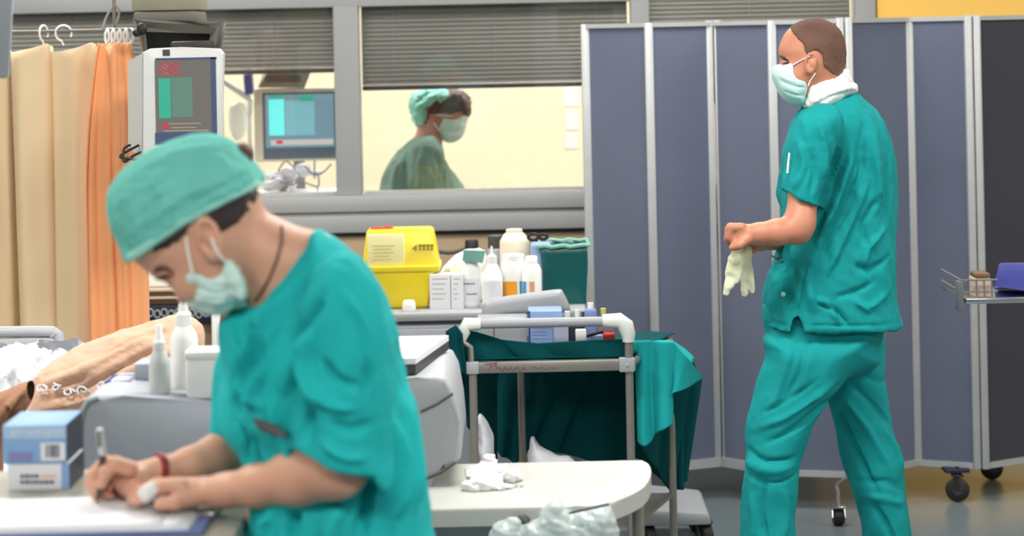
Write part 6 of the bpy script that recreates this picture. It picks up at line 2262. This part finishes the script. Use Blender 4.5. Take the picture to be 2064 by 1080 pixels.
V = folds(V, Q, [([(840, 230), (855, 205), (890, 186)], 4, .008), ([(850, 240), (865, 215), (900, 195)], 3, -.010), ([(836, 215), (850, 195), (875, 182)], 3, -.008)], GD)
V = wrinkle(V, Q, .005, 60, seed=25)
sdf_obj('bouffant_cap', V, Q, 'cap3', tw)
Fh = Field((P(870, 300, GD).x, GD - .12, P(900, 300, GD).z), (P(955, 300, GD).x, GD + .12, P(880, 215, GD).z), .006)
Fh.infl(GH, GD, .083, .07, 0)
Fh.infl([(898, 236), (920, 238), (938, 234), (940, 255), (930, 278), (908, 288), (890, 280), (886, 262)], GD, .075, .05, .01)
Fh.keep2d([(896, 236), (915, 240), (945, 232), (945, 262), (930, 284), (905, 290), (886, 284), (882, 262)], GD)
V, Q = Fh.extract(2)
V = folds(V, Q, [([(892, 262), (912, 266), (936, 262)], 3, -.004), ([(892, 252), (912, 254), (938, 250)], 3, .003)], GD)
mk = sdf_obj('face_mask', V, Q, 'mask', tw)
MV = np.concatenate([TV, V])
MB().tube([snap(MV, x, y, GD, .003) for x, y in [(876, 246), (882, 256), (890, 266)]], .003, 6).build('ear_loop', 'white', mk)
gl = MB().tube([snap(MV, 880, 230, GD, .004), snap(MV, 905, 232, GD, .004), P(934, 236, GD - .05), P(940, 236, GD - .03)], .0035, 6)
gl.tube([P(937 + 4 * math.cos(a), 238 + 5 * math.sin(a), GD - .035) for a in [q * math.pi / 6 for q in range(12)]], .0025, 5, closed=True)
gl.build('glasses', 'white_metal', tw)
Fg = Field((P(740, 300, GD).x, GD - .34, .10), (P(975, 300, GD).x, GD + .34, P(880, 250, GD).z), .010)
Fg.infl([(852, 268), (870, 274), (884, 292), (896, 320), (912, 345), (926, 368), (938, 392), (950, 500), (955, 740), (770, 740), (765, 500), (762, 430), (768, 380), (776, 345), (798, 312), (826, 284)], GD, .17, .15, 0)
Fg.chain([P(862, 310, GD - .15), P(858, 370, GD - .18), P(866, 410, GD - .18), P(905, 462, GD - .14)], [.075, .07, .065, .05], .02)
Fg.chain([P(862, 310, GD + .15), P(858, 370, GD + .18), P(866, 410, GD + .18), P(905, 462, GD + .14)], [.075, .07, .065, .05], .02)
V, Q = Fg.extract(2)
V = folds(V, Q, [([(850, 290), (838, 330), (840, 380)], 5, -.012), ([(880, 300), (892, 340), (888, 385)], 5, -.014), ([(862, 300), (866, 340), (856, 370)], 4, .010), ([(900, 330), (912, 360), (915, 390)], 4, .010), ([(810, 320), (800, 350), (798, 390)], 5, .012), ([(825, 300), (818, 350), (822, 390)], 4, -.010)], GD)
V = wrinkle(V, Q, .005, 30, (1, 1, .5), seed=26)
V[:, 2] = np.maximum(V[:, 2], .12)
sdf_obj('gown', V, Q, 'gown', tw)
for dy in (-.1, .1):
    MB().tube([(P(860, 700, GD).x, GD + dy, .03), (P(860, 700, GD).x, GD + dy, .3)], .05, 12).build('trouser_leg', 'gown', tw)
    shoe(tw, P(860, 700, GD).x + .02, GD + dy, .25, 1)
